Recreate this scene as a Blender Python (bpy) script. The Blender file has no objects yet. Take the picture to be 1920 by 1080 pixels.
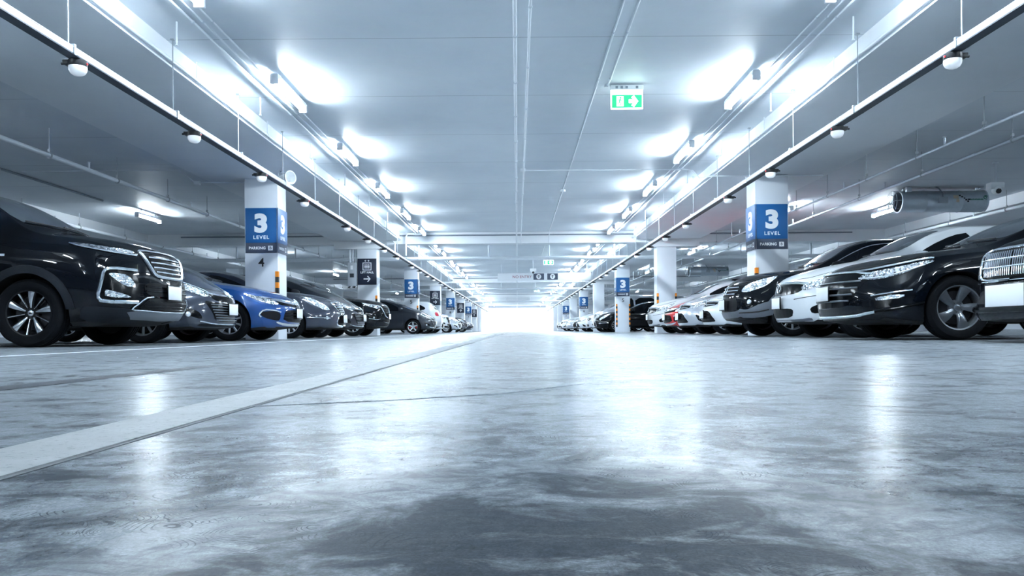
import bpy, bmesh, math, random
import numpy as np
from mathutils import Vector, Matrix
from mathutils.bvhtree import BVHTree
from mathutils.geometry import delaunay_2d_cdt

random.seed(7)
scene = bpy.context.scene
COL = scene.collection
PI = math.pi
R = math.radians

# ------------------------------------------------------------------ camera, world, exposure
cam_data = bpy.data.cameras.new('camera')
cam = bpy.data.objects.new('camera', cam_data)
COL.objects.link(cam)
cam_data.sensor_width = 36.0
cam_data.lens = 36.0 * 1450 / 1920
cam_data.shift_x = -10 / 1920
cam_data.shift_y = 78.5 / 1920
cam_data.clip_start = 0.02
cam_data.clip_end = 600
cam.matrix_world = Matrix.Translation((0, 0, .145)) @ Matrix.Rotation(R(90), 4, 'X') @ Matrix.Rotation(R(-.45), 4, 'Z')
scene.camera = cam

world = bpy.data.worlds.new('daylight')
scene.world = world
world.use_nodes = True
world.node_tree.nodes['Background'].inputs[0].default_value = (.90, .96, 1, 1)
world.node_tree.nodes['Background'].inputs[1].default_value = 5.0

scene.view_settings.view_transform = 'Standard'
scene.view_settings.look = 'None'
scene.view_settings.gamma = 1
scene.view_settings.use_curve_mapping = False
scene.view_settings.exposure = 0.85
scene.cycles.max_bounces = 8
scene.cycles.diffuse_bounces = 4
scene.cycles.glossy_bounces = 4
scene.cycles.sample_clamp_indirect = 20.0
scene.cycles.caustics_reflective = False
scene.cycles.caustics_refractive = False

TUBE = 140.0          # radiance of the fluorescent tubes

# layout of the car park, metres: x across the aisle, y along it, z up
P = 10.5             # column pitch
Y1 = 14.9            # front face of the first column in view
CX, CW, CD = 4.60, .64, .55
SLAB, SOFFIT = 3.36, 3.10
XIN, XOUT = 3.83, 6.02
YB, YE = -13.0, 103.0
WALLX = 21.5
COLS_Y = [Y1 + P * k for k in range(-1, 9)]

# ------------------------------------------------------------------ materials
def srgb(r, g, b):
    f = lambda c: (c / 255 / 12.92) if c / 255 <= .04045 else ((c / 255 + .055) / 1.055) ** 2.4
    return (f(r), f(g), f(b), 1)

M = {}
def mat(name, col=(.5, .5, .5), rough=.5, metal=0, coat=0, emit=None, estr=0, spec=.5, coat_rough=.03, noise=0, nscale=8, bump=0, bscale=60):
    m = bpy.data.materials.new(name)
    m.use_nodes = True
    nt = m.node_tree
    b = nt.nodes['Principled BSDF']
    c = tuple(col[:3]) + (1,)
    b.inputs['Base Color'].default_value = c
    b.inputs['Roughness'].default_value = rough
    b.inputs['Metallic'].default_value = metal
    b.inputs['Coat Weight'].default_value = coat
    b.inputs['Coat Roughness'].default_value = coat_rough
    b.inputs['Specular IOR Level'].default_value = spec
    if emit:
        b.inputs['Emission Color'].default_value = tuple(emit[:3]) + (1,)
        b.inputs['Emission Strength'].default_value = estr
    if noise or bump:
        tc = nt.nodes.new('ShaderNodeTexCoord')
        n = nt.nodes.new('ShaderNodeTexNoise')
        n.inputs['Scale'].default_value = nscale
        n.inputs['Detail'].default_value = 5
        nt.links.new(tc.outputs['Object'], n.inputs['Vector'])
        if noise:
            mx = nt.nodes.new('ShaderNodeMix'); mx.data_type = 'RGBA'
            mx.inputs['A'].default_value = tuple(max(0, x * (1 - noise)) for x in c[:3]) + (1,)
            mx.inputs['B'].default_value = tuple(min(1, x * (1 + noise)) for x in c[:3]) + (1,)
            nt.links.new(n.outputs['Fac'], mx.inputs['Factor'])
            nt.links.new(mx.outputs['Result'], b.inputs['Base Color'])
        if bump:
            n2 = nt.nodes.new('ShaderNodeTexNoise')
            n2.inputs['Scale'].default_value = bscale
            nt.links.new(tc.outputs['Object'], n2.inputs['Vector'])
            bp = nt.nodes.new('ShaderNodeBump')
            bp.inputs['Strength'].default_value = bump
            bp.inputs['Distance'].default_value = .01
            nt.links.new(n2.outputs['Fac'], bp.inputs['Height'])
            nt.links.new(bp.outputs['Normal'], b.inputs['Normal'])
    M[name] = m
    return m

mat('white_paint', (.72, .77, .83), .55, noise=.04, nscale=1.5)
mat('column_paint', (.74, .79, .85), .5, noise=.03, nscale=2)
mat('wall_paint', (.66, .72, .79), .6, noise=.06, nscale=.8)
mat('pipe_white', (.76, .81, .86), .35)
mat('galvanised', (.62, .68, .74), .38, .75, noise=.12, nscale=14)
mat('galv_dark', (.26, .30, .35), .45, .7)
mat('rail_face', (.46, .50, .55), .4, .1)
mat('black_plastic', (.012, .014, .018), .45)
mat('dark_steel', (.05, .06, .075), .4, .6)
mat('rod_steel', (.42, .46, .50), .45, .5)
mat('dome_white', (.86, .9, .94), .25, emit=(.9, .95, 1), estr=.12)
mat('red_led', (.8, .02, .02), .3, emit=(1, .05, .04), estr=.08)
mat('sign_blue', (.004, .095, .285), .45)
mat('sign_grey', srgb(62, 72, 92)[:3], .45)
mat('sign_navy', srgb(24, 34, 54)[:3], .4)
mat('sign_white', (.86, .89, .92), .45)
mat('letter_white', (.85, .88, .91), .5)
mat('letter_black', (.008, .01, .016), .5)
mat('letter_red', srgb(150, 40, 70)[:3], .5)
mat('guard_orange', srgb(240, 140, 20)[:3], .5)
mat('guard_black', (.01, .012, .016), .55)
mat('sticker_tan', (.75, .62, .48), .5)
mat('sticker_green', (.02, .2, .12), .5)
mat('board_white', (.80, .84, .88), .5)
mat('tube_light', (1, 1, 1), .4, emit=(.80, .915, 1.0), estr=TUBE)
mat('underside_dark', (.035, .045, .06), .55)
mat('batten_white', (.8, .85, .9), .4)
mat('exit_green', (.02, .45, .2), .4, emit=(.03, .62, .26), estr=.55)
mat('exit_white', (.9, 1, .95), .4, emit=(.85, 1, .93), estr=3.0)

def nodes(name):
    m = bpy.data.materials.new(name); m.use_nodes = True
    M[name] = m
    nt = m.node_tree
    return m, nt, nt.nodes['Principled BSDF']

def N(nt, typ, **kw):
    n = nt.nodes.new(typ)
    for k, v in kw.items():
        if k in n.inputs: n.inputs[k].default_value = v
        else: setattr(n, k, v)
    return n

def ramp(nt, src, p0, p1, c0=(0, 0, 0, 1), c1=(1, 1, 1, 1)):
    r = nt.nodes.new('ShaderNodeValToRGB')
    r.color_ramp.elements[0].position = p0; r.color_ramp.elements[0].color = c0
    r.color_ramp.elements[1].position = p1; r.color_ramp.elements[1].color = c1
    nt.links.new(src, r.inputs['Fac'])
    return r.outputs['Color']

def math_n(nt, op, a, b=None, clamp=False):
    n = nt.nodes.new('ShaderNodeMath'); n.operation = op; n.use_clamp = clamp
    for i, v in enumerate((a, b)):
        if v is None: continue
        if isinstance(v, (int, float)): n.inputs[i].default_value = v
        else: nt.links.new(v, n.inputs[i])
    return n.outputs[0]

def mixc(nt, fac, a, b, mode='MIX'):
    n = nt.nodes.new('ShaderNodeMix'); n.data_type = 'RGBA'; n.blend_type = mode
    for key, v in (('Factor', fac), ('A', a), ('B', b)):
        if isinstance(v, (int, float)): n.inputs[key].default_value = v
        elif isinstance(v, tuple): n.inputs[key].default_value = v
        else: nt.links.new(v, n.inputs[key])
    return n.outputs['Result']

def make_ceiling_mat(name, joints):
    m, nt, b = nodes(name)
    tc = nt.nodes.new('ShaderNodeTexCoord')
    sep = nt.nodes.new('ShaderNodeSeparateXYZ'); nt.links.new(tc.outputs['Object'], sep.inputs[0])
    # panel joints every 2.1 m along the aisle
    u = math_n(nt, 'FRACT', math_n(nt, 'DIVIDE', math_n(nt, 'SUBTRACT', sep.outputs['Y'], 8.50 - 21), 2.1))
    d = math_n(nt, 'MULTIPLY', math_n(nt, 'MINIMUM', u, math_n(nt, 'SUBTRACT', 1.0, u)), 2.1)
    line = math_n(nt, 'LESS_THAN', d, .007)
    n1 = N(nt, 'ShaderNodeTexNoise', Scale=.55, Detail=6, Roughness=.6); nt.links.new(tc.outputs['Object'], n1.inputs['Vector'])
    n2 = N(nt, 'ShaderNodeTexNoise', Scale=7, Detail=6, Roughness=.65); nt.links.new(tc.outputs['Object'], n2.inputs['Vector'])
    c = mixc(nt, ramp(nt, n1.outputs['Fac'], .35, .7), (.66, .715, .77, 1), (.75, .80, .845, 1)) if joints else mixc(nt, ramp(nt, n1.outputs['Fac'], .35, .7), (.78, .82, .86, 1), (.85, .88, .91, 1))
    c = mixc(nt, ramp(nt, n2.outputs['Fac'], .3, .75), (.90, .91, .92, 1), (1, 1, 1, 1)) if False else mixc(nt, .10, c, n2.outputs['Color'], 'OVERLAY')
    if joints: c = mixc(nt, math_n(nt, 'MULTIPLY', line, .6), c, (.22, .26, .30, 1))
    nt.links.new(c, b.inputs['Base Color'])
    b.inputs['Roughness'].default_value = .55
    bp = N(nt, 'ShaderNodeBump', Strength=.12, Distance=.02)
    nt.links.new(n2.outputs['Fac'], bp.inputs['Height']); nt.links.new(bp.outputs['Normal'], b.inputs['Normal'])
make_ceiling_mat('ceiling_concrete', True)
make_ceiling_mat('beam_concrete', False)

def make_floor_mat():
    m, nt, b = nodes('sealed_concrete')
    L = nt.links
    tc = nt.nodes.new('ShaderNodeTexCoord')
    co = tc.outputs['Object']
    def mapped(sx, sy, off=(0, 0, 0)):
        mp = nt.nodes.new('ShaderNodeMapping')
        mp.inputs['Scale'].default_value = (sx, sy, 1); mp.inputs['Location'].default_value = off
        L.new(co, mp.inputs['Vector']); return mp.outputs['Vector']
    def noise(vec, scale, det=6, rough=.6, dist=0):
        n = N(nt, 'ShaderNodeTexNoise', Scale=scale, Detail=det, Roughness=rough, Distortion=dist)
        L.new(vec, n.inputs['Vector']); return n.outputs['Fac']
    big = noise(mapped(1, .55), .5, 5, .55, .4)
    blot = noise(mapped(1, 1.1, (3.1, 1.7, 0)), 8.0, 9, .66, .8)          # worn dark blotches
    blot2 = noise(mapped(1, 1.2, (7.3, 0.2, 0)), 19, 8, .70, .6)
    fine = noise(co, 90, 4, .7)
    grain = noise(co, 420, 3, .7)
    scr1 = noise(mapped(34, 190), 1, 5, .7, 1.6)
    scr2 = noise(mapped(120, 60, (3, 5, 0)), 1, 5, .75, 2.5)
    c = mixc(nt, ramp(nt, big, .36, .66), (.28, .32, .355, 1), (.41, .455, .495, 1))
    sx = nt.nodes.new('ShaderNodeSeparateXYZ'); L.new(co, sx.inputs[0])
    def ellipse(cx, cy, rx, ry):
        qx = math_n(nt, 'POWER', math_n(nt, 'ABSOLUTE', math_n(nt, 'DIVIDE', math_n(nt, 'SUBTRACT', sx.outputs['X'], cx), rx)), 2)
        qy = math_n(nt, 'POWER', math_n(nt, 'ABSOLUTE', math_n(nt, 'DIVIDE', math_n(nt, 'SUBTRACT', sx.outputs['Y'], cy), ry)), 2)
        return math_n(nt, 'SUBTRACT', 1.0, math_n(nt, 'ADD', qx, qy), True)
    # worn stain with the near floor's dim reflection painted in, about x 0.03, y 0.45, inside a wider scuffed area
    stain_dim = ellipse(.04, .44, .34, .42)
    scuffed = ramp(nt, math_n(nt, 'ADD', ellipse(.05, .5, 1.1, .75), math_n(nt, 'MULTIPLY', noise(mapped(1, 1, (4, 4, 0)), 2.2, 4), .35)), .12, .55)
    blot = math_n(nt, 'ADD', math_n(nt, 'ADD', blot, math_n(nt, 'MULTIPLY', stain_dim, .13)), math_n(nt, 'MULTIPLY', scuffed, .06))
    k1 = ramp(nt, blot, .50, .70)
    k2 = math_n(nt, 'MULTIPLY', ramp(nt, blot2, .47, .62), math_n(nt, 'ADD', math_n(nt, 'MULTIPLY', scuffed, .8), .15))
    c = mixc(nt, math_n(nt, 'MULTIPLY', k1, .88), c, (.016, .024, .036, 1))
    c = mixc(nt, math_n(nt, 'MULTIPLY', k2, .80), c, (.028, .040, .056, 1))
    c = mixc(nt, math_n(nt, 'MULTIPLY', ramp(nt, noise(mapped(1, 1.3, (1, 9, 0)), 9, 7, .65, .5), .54, .70), .30), c, (.42, .465, .505, 1))
    # curved scuffs: small rings about scattered centres, broken up by noise
    rings = None
    for sc, fr, off in ((20.0, 15, (0, 0, 0)), (31.0, 13, (.37, .81, 0)), (13.0, 19, (.9, .3, 0))):
        v = N(nt, 'ShaderNodeTexVoronoi', Scale=sc, Randomness=1.0)
        mp = mapped(1, 1, off)
        nz = N(nt, 'ShaderNodeTexNoise', Scale=9.0, Detail=3); L.new(mp, nz.inputs['Vector'])
        va = nt.nodes.new('ShaderNodeVectorMath'); va.operation = 'MULTIPLY_ADD'
        L.new(nz.outputs['Color'], va.inputs[0]); va.inputs[1].default_value = (.05, .05, 0); L.new(mp, va.inputs[2])
        L.new(va.outputs[0], v.inputs['Vector'])
        s = math_n(nt, 'FRACT', math_n(nt, 'MULTIPLY', v.outputs['Distance'], fr))
        ln = math_n(nt, 'LESS_THAN', math_n(nt, 'ABSOLUTE', math_n(nt, 'SUBTRACT', s, .5)), .10)
        mk = ramp(nt, noise(mapped(1, 1, (off[0] * 5, off[1] * 7, 0)), 24, 3, .6), .53, .60)
        r_ = math_n(nt, 'MULTIPLY', ln, mk)
        rings = r_ if rings is None else math_n(nt, 'MAXIMUM', rings, r_)
    area = math_n(nt, 'MULTIPLY', ramp(nt, noise(mapped(1, 1, (5.5, 2.2, 0)), 4.5, 3, .5), .46, .58), math_n(nt, 'ADD', scuffed, .12, True))
    rings = math_n(nt, 'MULTIPLY', rings, area)
    c = mixc(nt, math_n(nt, 'MULTIPLY', rings, .80), c, (.02, .03, .045, 1))
    # specks
    vs = N(nt, 'ShaderNodeTexVoronoi', Scale=16, Randomness=1.0); L.new(mapped(1, 1.6), vs.inputs['Vector'])
    spk = math_n(nt, 'MULTIPLY', math_n(nt, 'LESS_THAN', vs.outputs['Distance'], .06), ramp(nt, noise(co, 4, 2), .5, .55))
    c = mixc(nt, math_n(nt, 'MULTIPLY', spk, .8), c, (.02, .025, .03, 1))
    c = mixc(nt, .22, c, ramp(nt, fine, .3, .7), 'OVERLAY')
    c = mixc(nt, .30, c, ramp(nt, grain, .3, .7), 'OVERLAY')
    c = mixc(nt, .22, c, ramp(nt, scr1, .30, .70), 'OVERLAY')
    c = mixc(nt, math_n(nt, 'MULTIPLY', scuffed, .16), c, ramp(nt, scr2, .36, .64), 'OVERLAY')
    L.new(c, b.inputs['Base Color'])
    # gloss: a thin worn sealer
    streak = noise(mapped(.35, 2.6), 2.2, 7, .65, .3)
    rg = math_n(nt, 'ADD', math_n(nt, 'MULTIPLY', streak, .04), .245)
    rg = math_n(nt, 'ADD', rg, math_n(nt, 'MULTIPLY', stain_dim, .35))
    b.inputs['IOR'].default_value = 1.5
    L.new(rg, b.inputs['Roughness'])
    # the sealer is rubbed off where the floor is stained or scuffed; the painted dim patch loses gloss too
    worn = math_n(nt, 'MAXIMUM', math_n(nt, 'MULTIPLY', k1, .8), math_n(nt, 'MULTIPLY', rings, .9))
    worn = math_n(nt, 'MAXIMUM', worn, math_n(nt, 'MULTIPLY', math_n(nt, 'MULTIPLY', k2, scuffed), .6))
    L.new(math_n(nt, 'MULTIPLY', math_n(nt, 'SUBTRACT', 1.0, worn), .44), b.inputs['Specular IOR Level'])
    bp = N(nt, 'ShaderNodeBump', Strength=.012, Distance=.004)
    hh = math_n(nt, 'ADD', math_n(nt, 'MULTIPLY', noise(mapped(.8, 1.6, (2, 2, 0)), 5.5, 5, .55), 1.0), math_n(nt, 'MULTIPLY', fine, .05))
    L.new(hh, bp.inputs['Height']); L.new(bp.outputs['Normal'], b.inputs['Normal'])
make_floor_mat()

def make_line_mat():
    m, nt, b = nodes('worn_line_paint')
    L = nt.links
    tc = nt.nodes.new('ShaderNodeTexCoord')
    n = N(nt, 'ShaderNodeTexNoise', Scale=95, Detail=6, Roughness=.75); L.new(tc.outputs['Object'], n.inputs['Vector'])
    n2 = N(nt, 'ShaderNodeTexNoise', Scale=9, Detail=6, Roughness=.7); L.new(tc.outputs['Object'], n2.inputs['Vector'])
    c = mixc(nt, ramp(nt, n2.outputs['Fac'], .35, .7), (.30, .33, .345, 1), (.43, .46, .475, 1))
    c = mixc(nt, ramp(nt, n.outputs['Fac'], .56, .64), c, (.13, .155, .18, 1))
    L.new(c, b.inputs['Base Color']); b.inputs['Roughness'].default_value = .42
    bp = N(nt, 'ShaderNodeBump', Strength=.5, Distance=.003); L.new(n.outputs['Fac'], bp.inputs['Height']); L.new(bp.outputs['Normal'], b.inputs['Normal'])
make_line_mat()
mat('thin_line_paint', (.78, .82, .86), .4)
mat('tyre_mark', (.035, .045, .06), .35)
mat('floor_joint', (.06, .075, .09), .6)

# ------------------------------------------------------------------ mesh helpers
class MB:
    """Collects shapes; build() links them as one mesh object."""
    def __init__(s): s.v = []; s.f = []; s.m = []
    def add(s, vs, fs, mi=0):
        o = len(s.v); s.v += [tuple(v) for v in vs]
        s.f += [tuple(i + o for i in f) for f in fs]; s.m += [mi] * len(fs); return s
    def box(s, x0, x1, y0, y1, z0, z1, mi=0):
        v = [(x0, y0, z0), (x1, y0, z0), (x1, y1, z0), (x0, y1, z0), (x0, y0, z1), (x1, y0, z1), (x1, y1, z1), (x0, y1, z1)]
        return s.add(v, [(0, 3, 2, 1), (4, 5, 6, 7), (0, 1, 5, 4), (1, 2, 6, 5), (2, 3, 7, 6), (3, 0, 4, 7)], mi)
    def rbox(s, x0, x1, y0, y1, z0, z1, r=.01, mi=0):
        bm = bmesh.new()
        bmesh.ops.create_cube(bm, size=1)
        for v in bm.verts:
            v.co = Vector(((x0 + x1) / 2 + v.co.x * (x1 - x0), (y0 + y1) / 2 + v.co.y * (y1 - y0), (z0 + z1) / 2 + v.co.z * (z1 - z0)))
        bmesh.ops.bevel(bm, geom=bm.edges[:], offset=r, segments=2, affect='EDGES', profile=.5)
        bm.verts.index_update()
        s.add([v.co[:] for v in bm.verts], [[v.index for v in f.verts] for f in bm.faces], mi); bm.free(); return s
    def tube(s, pts, r, n=10, mi=0, cap=True):
        pts = [Vector(p) for p in pts]; k = len(pts); rings = []
        up = None
        for i, p in enumerate(pts):
            t = (pts[min(i + 1, k - 1)] - pts[max(i - 1, 0)]).normalized()
            if up is None:
                a = Vector((0, 0, 1)) if abs(t.z) < .9 else Vector((1, 0, 0))
                up = (a - t * a.dot(t)).normalized()
            else:
                up = (up - t * up.dot(t)).normalized()
            w = t.cross(up)
            rr = r[i] if isinstance(r, (list, tuple)) else r
            rings.append([p + (up * math.cos(2 * PI * j / n) + w * math.sin(2 * PI * j / n)) * rr for j in range(n)])
        vs = [q for g in rings for q in g]; fs = []
        for i in range(k - 1):
            for j in range(n):
                a, b_ = i * n + j, i * n + (j + 1) % n
                fs.append((a, a + n, b_ + n, b_))
        if cap: fs += [tuple(range(n)), tuple(range((k - 1) * n, k * n))[::-1]]
        return s.add(vs, fs, mi)
    def lathe(s, prof, n=32, axis='Z', c=(0, 0, 0), mi=0, closed=False, cap=True):
        """prof: (radius, height) pairs turned about an axis through c."""
        vs = []; k = len(prof)
        for (r_, h) in prof:
            for j in range(n):
                a = 2 * PI * j / n; u, w = r_ * math.cos(a), r_ * math.sin(a)
                p = (u, w, h) if axis == 'Z' else ((h, u, w) if axis == 'X' else (w, h, u))
                vs.append((p[0] + c[0], p[1] + c[1], p[2] + c[2]))
        fs = []
        for i in range(k if closed else k - 1):
            i2 = (i + 1) % k
            for j in range(n):
                fs.append((i * n + j, i * n + (j + 1) % n, i2 * n + (j + 1) % n, i2 * n + j))
        if not closed and cap:
            if prof[0][0] > 1e-5: fs.append(tuple(range(n))[::-1])
            if prof[-1][0] > 1e-5: fs.append(tuple(range((k - 1) * n, k * n)))
        return s.add(vs, fs, mi)
    def prism(s, poly, y0, y1, mi=0):
        """poly in (x, z), extruded along y from y0 (front) to y1."""
        n = len(poly)
        vs = [(x, y0, z) for x, z in poly] + [(x, y1, z) for x, z in poly]
        fs = [tuple(range(n)), tuple(range(n, 2 * n))[::-1]] + [(i, i + n, (i + 1) % n + n, (i + 1) % n) for i in range(n)]
        return s.add(vs, fs, mi)
    def mesh(s, name, mats, smooth=35):
        me = bpy.data.meshes.new(name)
        me.from_pydata(s.v, [], s.f); me.polygons.foreach_set('material_index', s.m); me.update()
        bm = bmesh.new(); bm.from_mesh(me)
        bmesh.ops.remove_doubles(bm, verts=bm.verts, dist=1e-6)
        bmesh.ops.recalc_face_normals(bm, faces=bm.faces); bm.to_mesh(me); bm.free()
        if not isinstance(mats, (list, tuple)): mats = [mats]
        for m in mats: me.materials.append(M[m] if isinstance(m, str) else m)
        if smooth:
            me.shade_smooth(); me.set_sharp_from_angle(angle=R(smooth))
        return me
    def build(s, name, mats, parent=None, smooth=35, loc=None):
        o = bpy.data.objects.new(name, s.mesh(name, mats, smooth)); COL.objects.link(o)
        if parent: o.parent = parent
        if loc: o.location = loc
        return o

def empty(name, loc=(0, 0, 0), rz=0):
    o = bpy.data.objects.new(name, None); COL.objects.link(o)
    o.location = loc; o.rotation_euler = (0, 0, rz); o.empty_display_size = .1
    return o
def tag(o, label, cat, group=None):
    o['label'] = label; o['category'] = cat
    if group: o['group'] = group
    return o
def struct(o):
    o['kind'] = 'structure'; return o
def put(me, name, parent=None, loc=None):
    o = bpy.data.objects.new(name, me); COL.objects.link(o)
    if parent: o.parent = parent
    if loc: o.location = loc
    return o
def kids(o): return [c for c in bpy.data.objects if c.parent == o]
CHILD = {}
def dup(o, parent=None, tree=None):
    c = o.copy(); COL.objects.link(c); c.parent = parent
    for ch in o.children: dup(ch, c)
    return c

ORD = ['first', 'second', 'third', 'fourth', 'fifth', 'sixth', 'seventh', 'eighth', 'ninth', 'tenth', 'eleventh', 'twelfth']

_textcache = {}
def text_mesh(s, size, bold=0.0, spacing=1.0, depth=.002, align='CENTER'):
    """Lettering in the x-z plane, facing -y, as a thin solid."""
    cu = bpy.data.curves.new('lettering', 'FONT')
    cu.body = s; cu.size = size; cu.offset = bold * size; cu.extrude = depth / 2
    cu.align_x = align; cu.align_y = 'CENTER'; cu.space_character = spacing; cu.resolution_u = 6
    o = bpy.data.objects.new('tmp', cu); COL.objects.link(o)
    dg = bpy.context.evaluated_depsgraph_get()
    me = bpy.data.meshes.new_from_object(o.evaluated_get(dg))
    bpy.data.objects.remove(o); bpy.data.curves.remove(cu)
    me.transform(Matrix.Rotation(R(90), 4, 'X'))
    me.name = 'lettering'
    return me
def add_text(parent, name, s, size, loc, m, bold=0.0, spacing=1.0, xs=1.0):
    key = (s, size, bold, spacing, m, xs)
    if key not in _textcache:
        me = text_mesh(s, size, bold, spacing); me.materials.clear(); me.materials.append(M[m])
        if xs != 1: me.transform(Matrix.Scale(xs, 4, (1, 0, 0)))
        _textcache[key] = me
    return put(_textcache[key], name, parent, loc)

# ------------------------------------------------------------------ the shell
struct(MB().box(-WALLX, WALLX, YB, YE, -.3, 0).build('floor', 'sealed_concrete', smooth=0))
cl = MB()
cl.box(-WALLX, WALLX, YB, YE, SLAB, SLAB + .3)
struct(cl.build('ceiling', 'ceiling_concrete', smooth=0))
for nm, xa, xb, yo in (('wall_left', -WALLX - .2, -WALLX, 73), ('wall_right', WALLX, WALLX + .2, 63)):
    w_ = MB(); w_.box(xa, xb, YB, yo, 0, 3.6); w_.box(xa, xb, yo, YE, 0, 1.15); w_.box(xa, xb, yo, YE, 2.95, 3.6)
    for q in range(1, 8):
        yy = yo + q * P
        if yy < YE: w_.box(xa, xb, yy, yy + .5, 1.15, 2.95)
    struct(w_.build(nm, 'wall_paint', smooth=0))
struct(MB().box(-WALLX, WALLX, YB - .2, YB, 0, 3.6).build('wall_back', 'wall_paint', smooth=0))
wf = MB()
wf.box(-WALLX, -4.75, YE, YE + .25, 0, 3.6); wf.box(4.75, WALLX, YE, YE + .25, 0, 3.6); wf.box(-4.75, 4.75, YE, YE + .25, 3.05, 3.6)
struct(wf.build('wall_front', 'wall_paint', smooth=0))
struct(MB().box(-60, 60, -20, YE + 80, -.62, -.32).build('ground', mat('outside_paving', (.7, .72, .74), .7), smooth=0))

# wide flat beams that run over each line of columns
for nm, x0, x1 in (('beam_left', -XOUT, -XIN), ('beam_right', XIN, XOUT), ('beam_left_outer', -14.3, -12.1), ('beam_right_outer', 12.1, 14.3)):
    struct(MB().box(x0, x1, YB, YE, SOFFIT, SLAB + .01).build(nm, 'beam_concrete', smooth=0))
# cross beams at every second line of columns
for k, i in enumerate((1, 3, 5, 7)):
    y = Y1 + P * i
    b_ = MB(); b_.box(-WALLX, WALLX, y, y + .5, 2.99, SLAB + .005)
    struct(b_.build('beam_cross', 'beam_concrete', smooth=0))
    for s in (-1, 1):
        struct(MB().box(s * CX - (.25 if s > 0 else CW + .75), s * CX + (CW + .75 if s > 0 else .25), y - .06, y + CD + .05, 2.84, 3.0).build('beam_cap', 'beam_concrete', smooth=0))

# floor markings and seams
struct(MB().box(-.645, -.520, .35, 34, 0, .0022).build('floor_marking', 'worn_line_paint', smooth=0))
struct(MB().box(-.519, -.511, .35, 34, 0, .0009).build('floor_joint', 'floor_joint', smooth=0))
for s in (-1,):
    struct(MB().box(min(s * 3.30, s * 3.37), max(s * 3.30, s * 3.37), 3.2, 90, 0, .0015).build('floor_marking', 'thin_line_paint', smooth=0))
cr = MB()
cr.tube([(-.52, 1.50, -.001), (-.276, 1.60, -.001), (-.036, 1.76, -.001), (.123, 1.98, -.001), (.236, 2.14, -.001), (.50, 2.50, -.001), (.846, 2.85, -.001), (1.4, 3.3, -.001)], .0024, 8)
struct(cr.build('floor_joint', 'sealed_concrete'))
tm = MB()
tm.add([(-1.45, 1.6, .0012), (-1.33, 1.6, .0012), (-1.28, 3.3, .0012), (-1.36, 3.3, .0012)], [(0, 1, 2, 3)])
struct(tm.build('floor_tyre_mark', 'tyre_mark', smooth=0))

# columns, their corner guards
for i, y in enumerate(COLS_Y[1:]):    # every second column carries a cross beam and stops under its cap
    for s in (-1, 1):
        x0, x1 = (CX, CX + CW) if s > 0 else (-CX - CW, -CX)
        c_ = MB(); c_.rbox(x0, x1, y, y + CD, -.01, 2.87 if i % 2 else SOFFIT + .02, .012)
        struct(c_.build('column', 'column_paint'))
for s in (-1, 1):
    for i in range(0, 9):
        c1 = MB(); c1.rbox(s * 13.2 - .3, s * 13.2 + .3, Y1 + P * (i - 1), Y1 + P * (i - 1) + .55, -.01, SOFFIT + .02, .012)
        struct(c1.build('column', 'column_paint'))

def guard_mesh(z0, z1, k):
    g = MB(); t = .008; w = .055; h = (z1 - z0) / k
    for j in range(k):
        a, b2 = z0 + j * h, z0 + (j + 1) * h
        mi = (j + 1) % 2
        g.box(-t, w, -t, 0, a, b2, mi); g.box(-t, 0, 0, w, a, b2, mi)
    return g
gm = guard_mesh(.24, 1.31, 10)
gme = bpy.data.meshes.new('corner_guard')
gme.from_pydata(gm.v, [], gm.f)
for q in ('guard_orange', 'guard_black'): gme.materials.append(M[q])
gme.polygons.foreach_set('material_index', gm.m)
GL = {(-1, 0): 'column above the blue saloon', (1, 0): 'column above the black off-roader', (-1, 1): 'nearest lift hall column', (1, 1): 'first signless right column',
      (-1, 2): 'column behind the grey hatchback', (1, 2): 'right column numbered 5'}
for (s, i), nm in GL.items():
    y = Y1 + P * i
    for outer in (0, 1):
        if outer and not (s == 1 and i in (1, 2)): continue
        o = put(gme, 'corner_guard')
        # the mesh wraps the corner at its own (0, 0): +x along the front face, +y along the side face
        if s > 0: o.location = (CX + (CW if outer else 0), y, 0); o.scale = (-1 if outer else 1, 1, 1)
        else: o.location = (-CX, y, 0); o.scale = (-1, 1, 1)
        tag(o, f'striped orange-black guard on the {"outer" if outer else "aisle"} edge of the {nm}', 'corner guard', 'striped column corner guards')

# ------------------------------------------------------------------ signs on the columns
def panel(parent, name, x0, x1, z0, z1, y0, y1, m):
    return MB().rbox(x0, x1, y0, y1, z0, z1, .002).build(name, m, parent)

def level_sign(loc, rz, label, w=.60, h=.865):
    r = empty('level_sign', loc, rz)
    tag(r, label, 'sign', 'blue level 3 signs on the columns')
    panel(r, 'panel', -w / 2, w / 2, .195 * h / .865, h, -.012, 0, 'sign_blue')
    panel(r, 'footer', -w / 2, w / 2, 0, .195 * h / .865, -.012, 0, 'sign_grey')
    add_text(r, 'numeral', '3', .465, (0, -.0135, .555), 'letter_white', .055, xs=1.14)
    add_text(r, 'lettering', 'LEVEL', .094, (0, -.0135, .298), 'letter_white', .026, 1.26, xs=1.05)
    add_text(r, 'lettering', 'PARKING', .074, (-.075, -.0135, .092), 'letter_white', .028, 1.06)
    bx = put(MB().box(.135, .225, -.0135, -.0115, .047, .137).mesh('letter_box', 'letter_white', 0), 'letter_box', r)
    add_text(bx, 'lettering', 'B', .075, (.18, -.0150, .092), 'sign_grey', .018)
    return r

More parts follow.
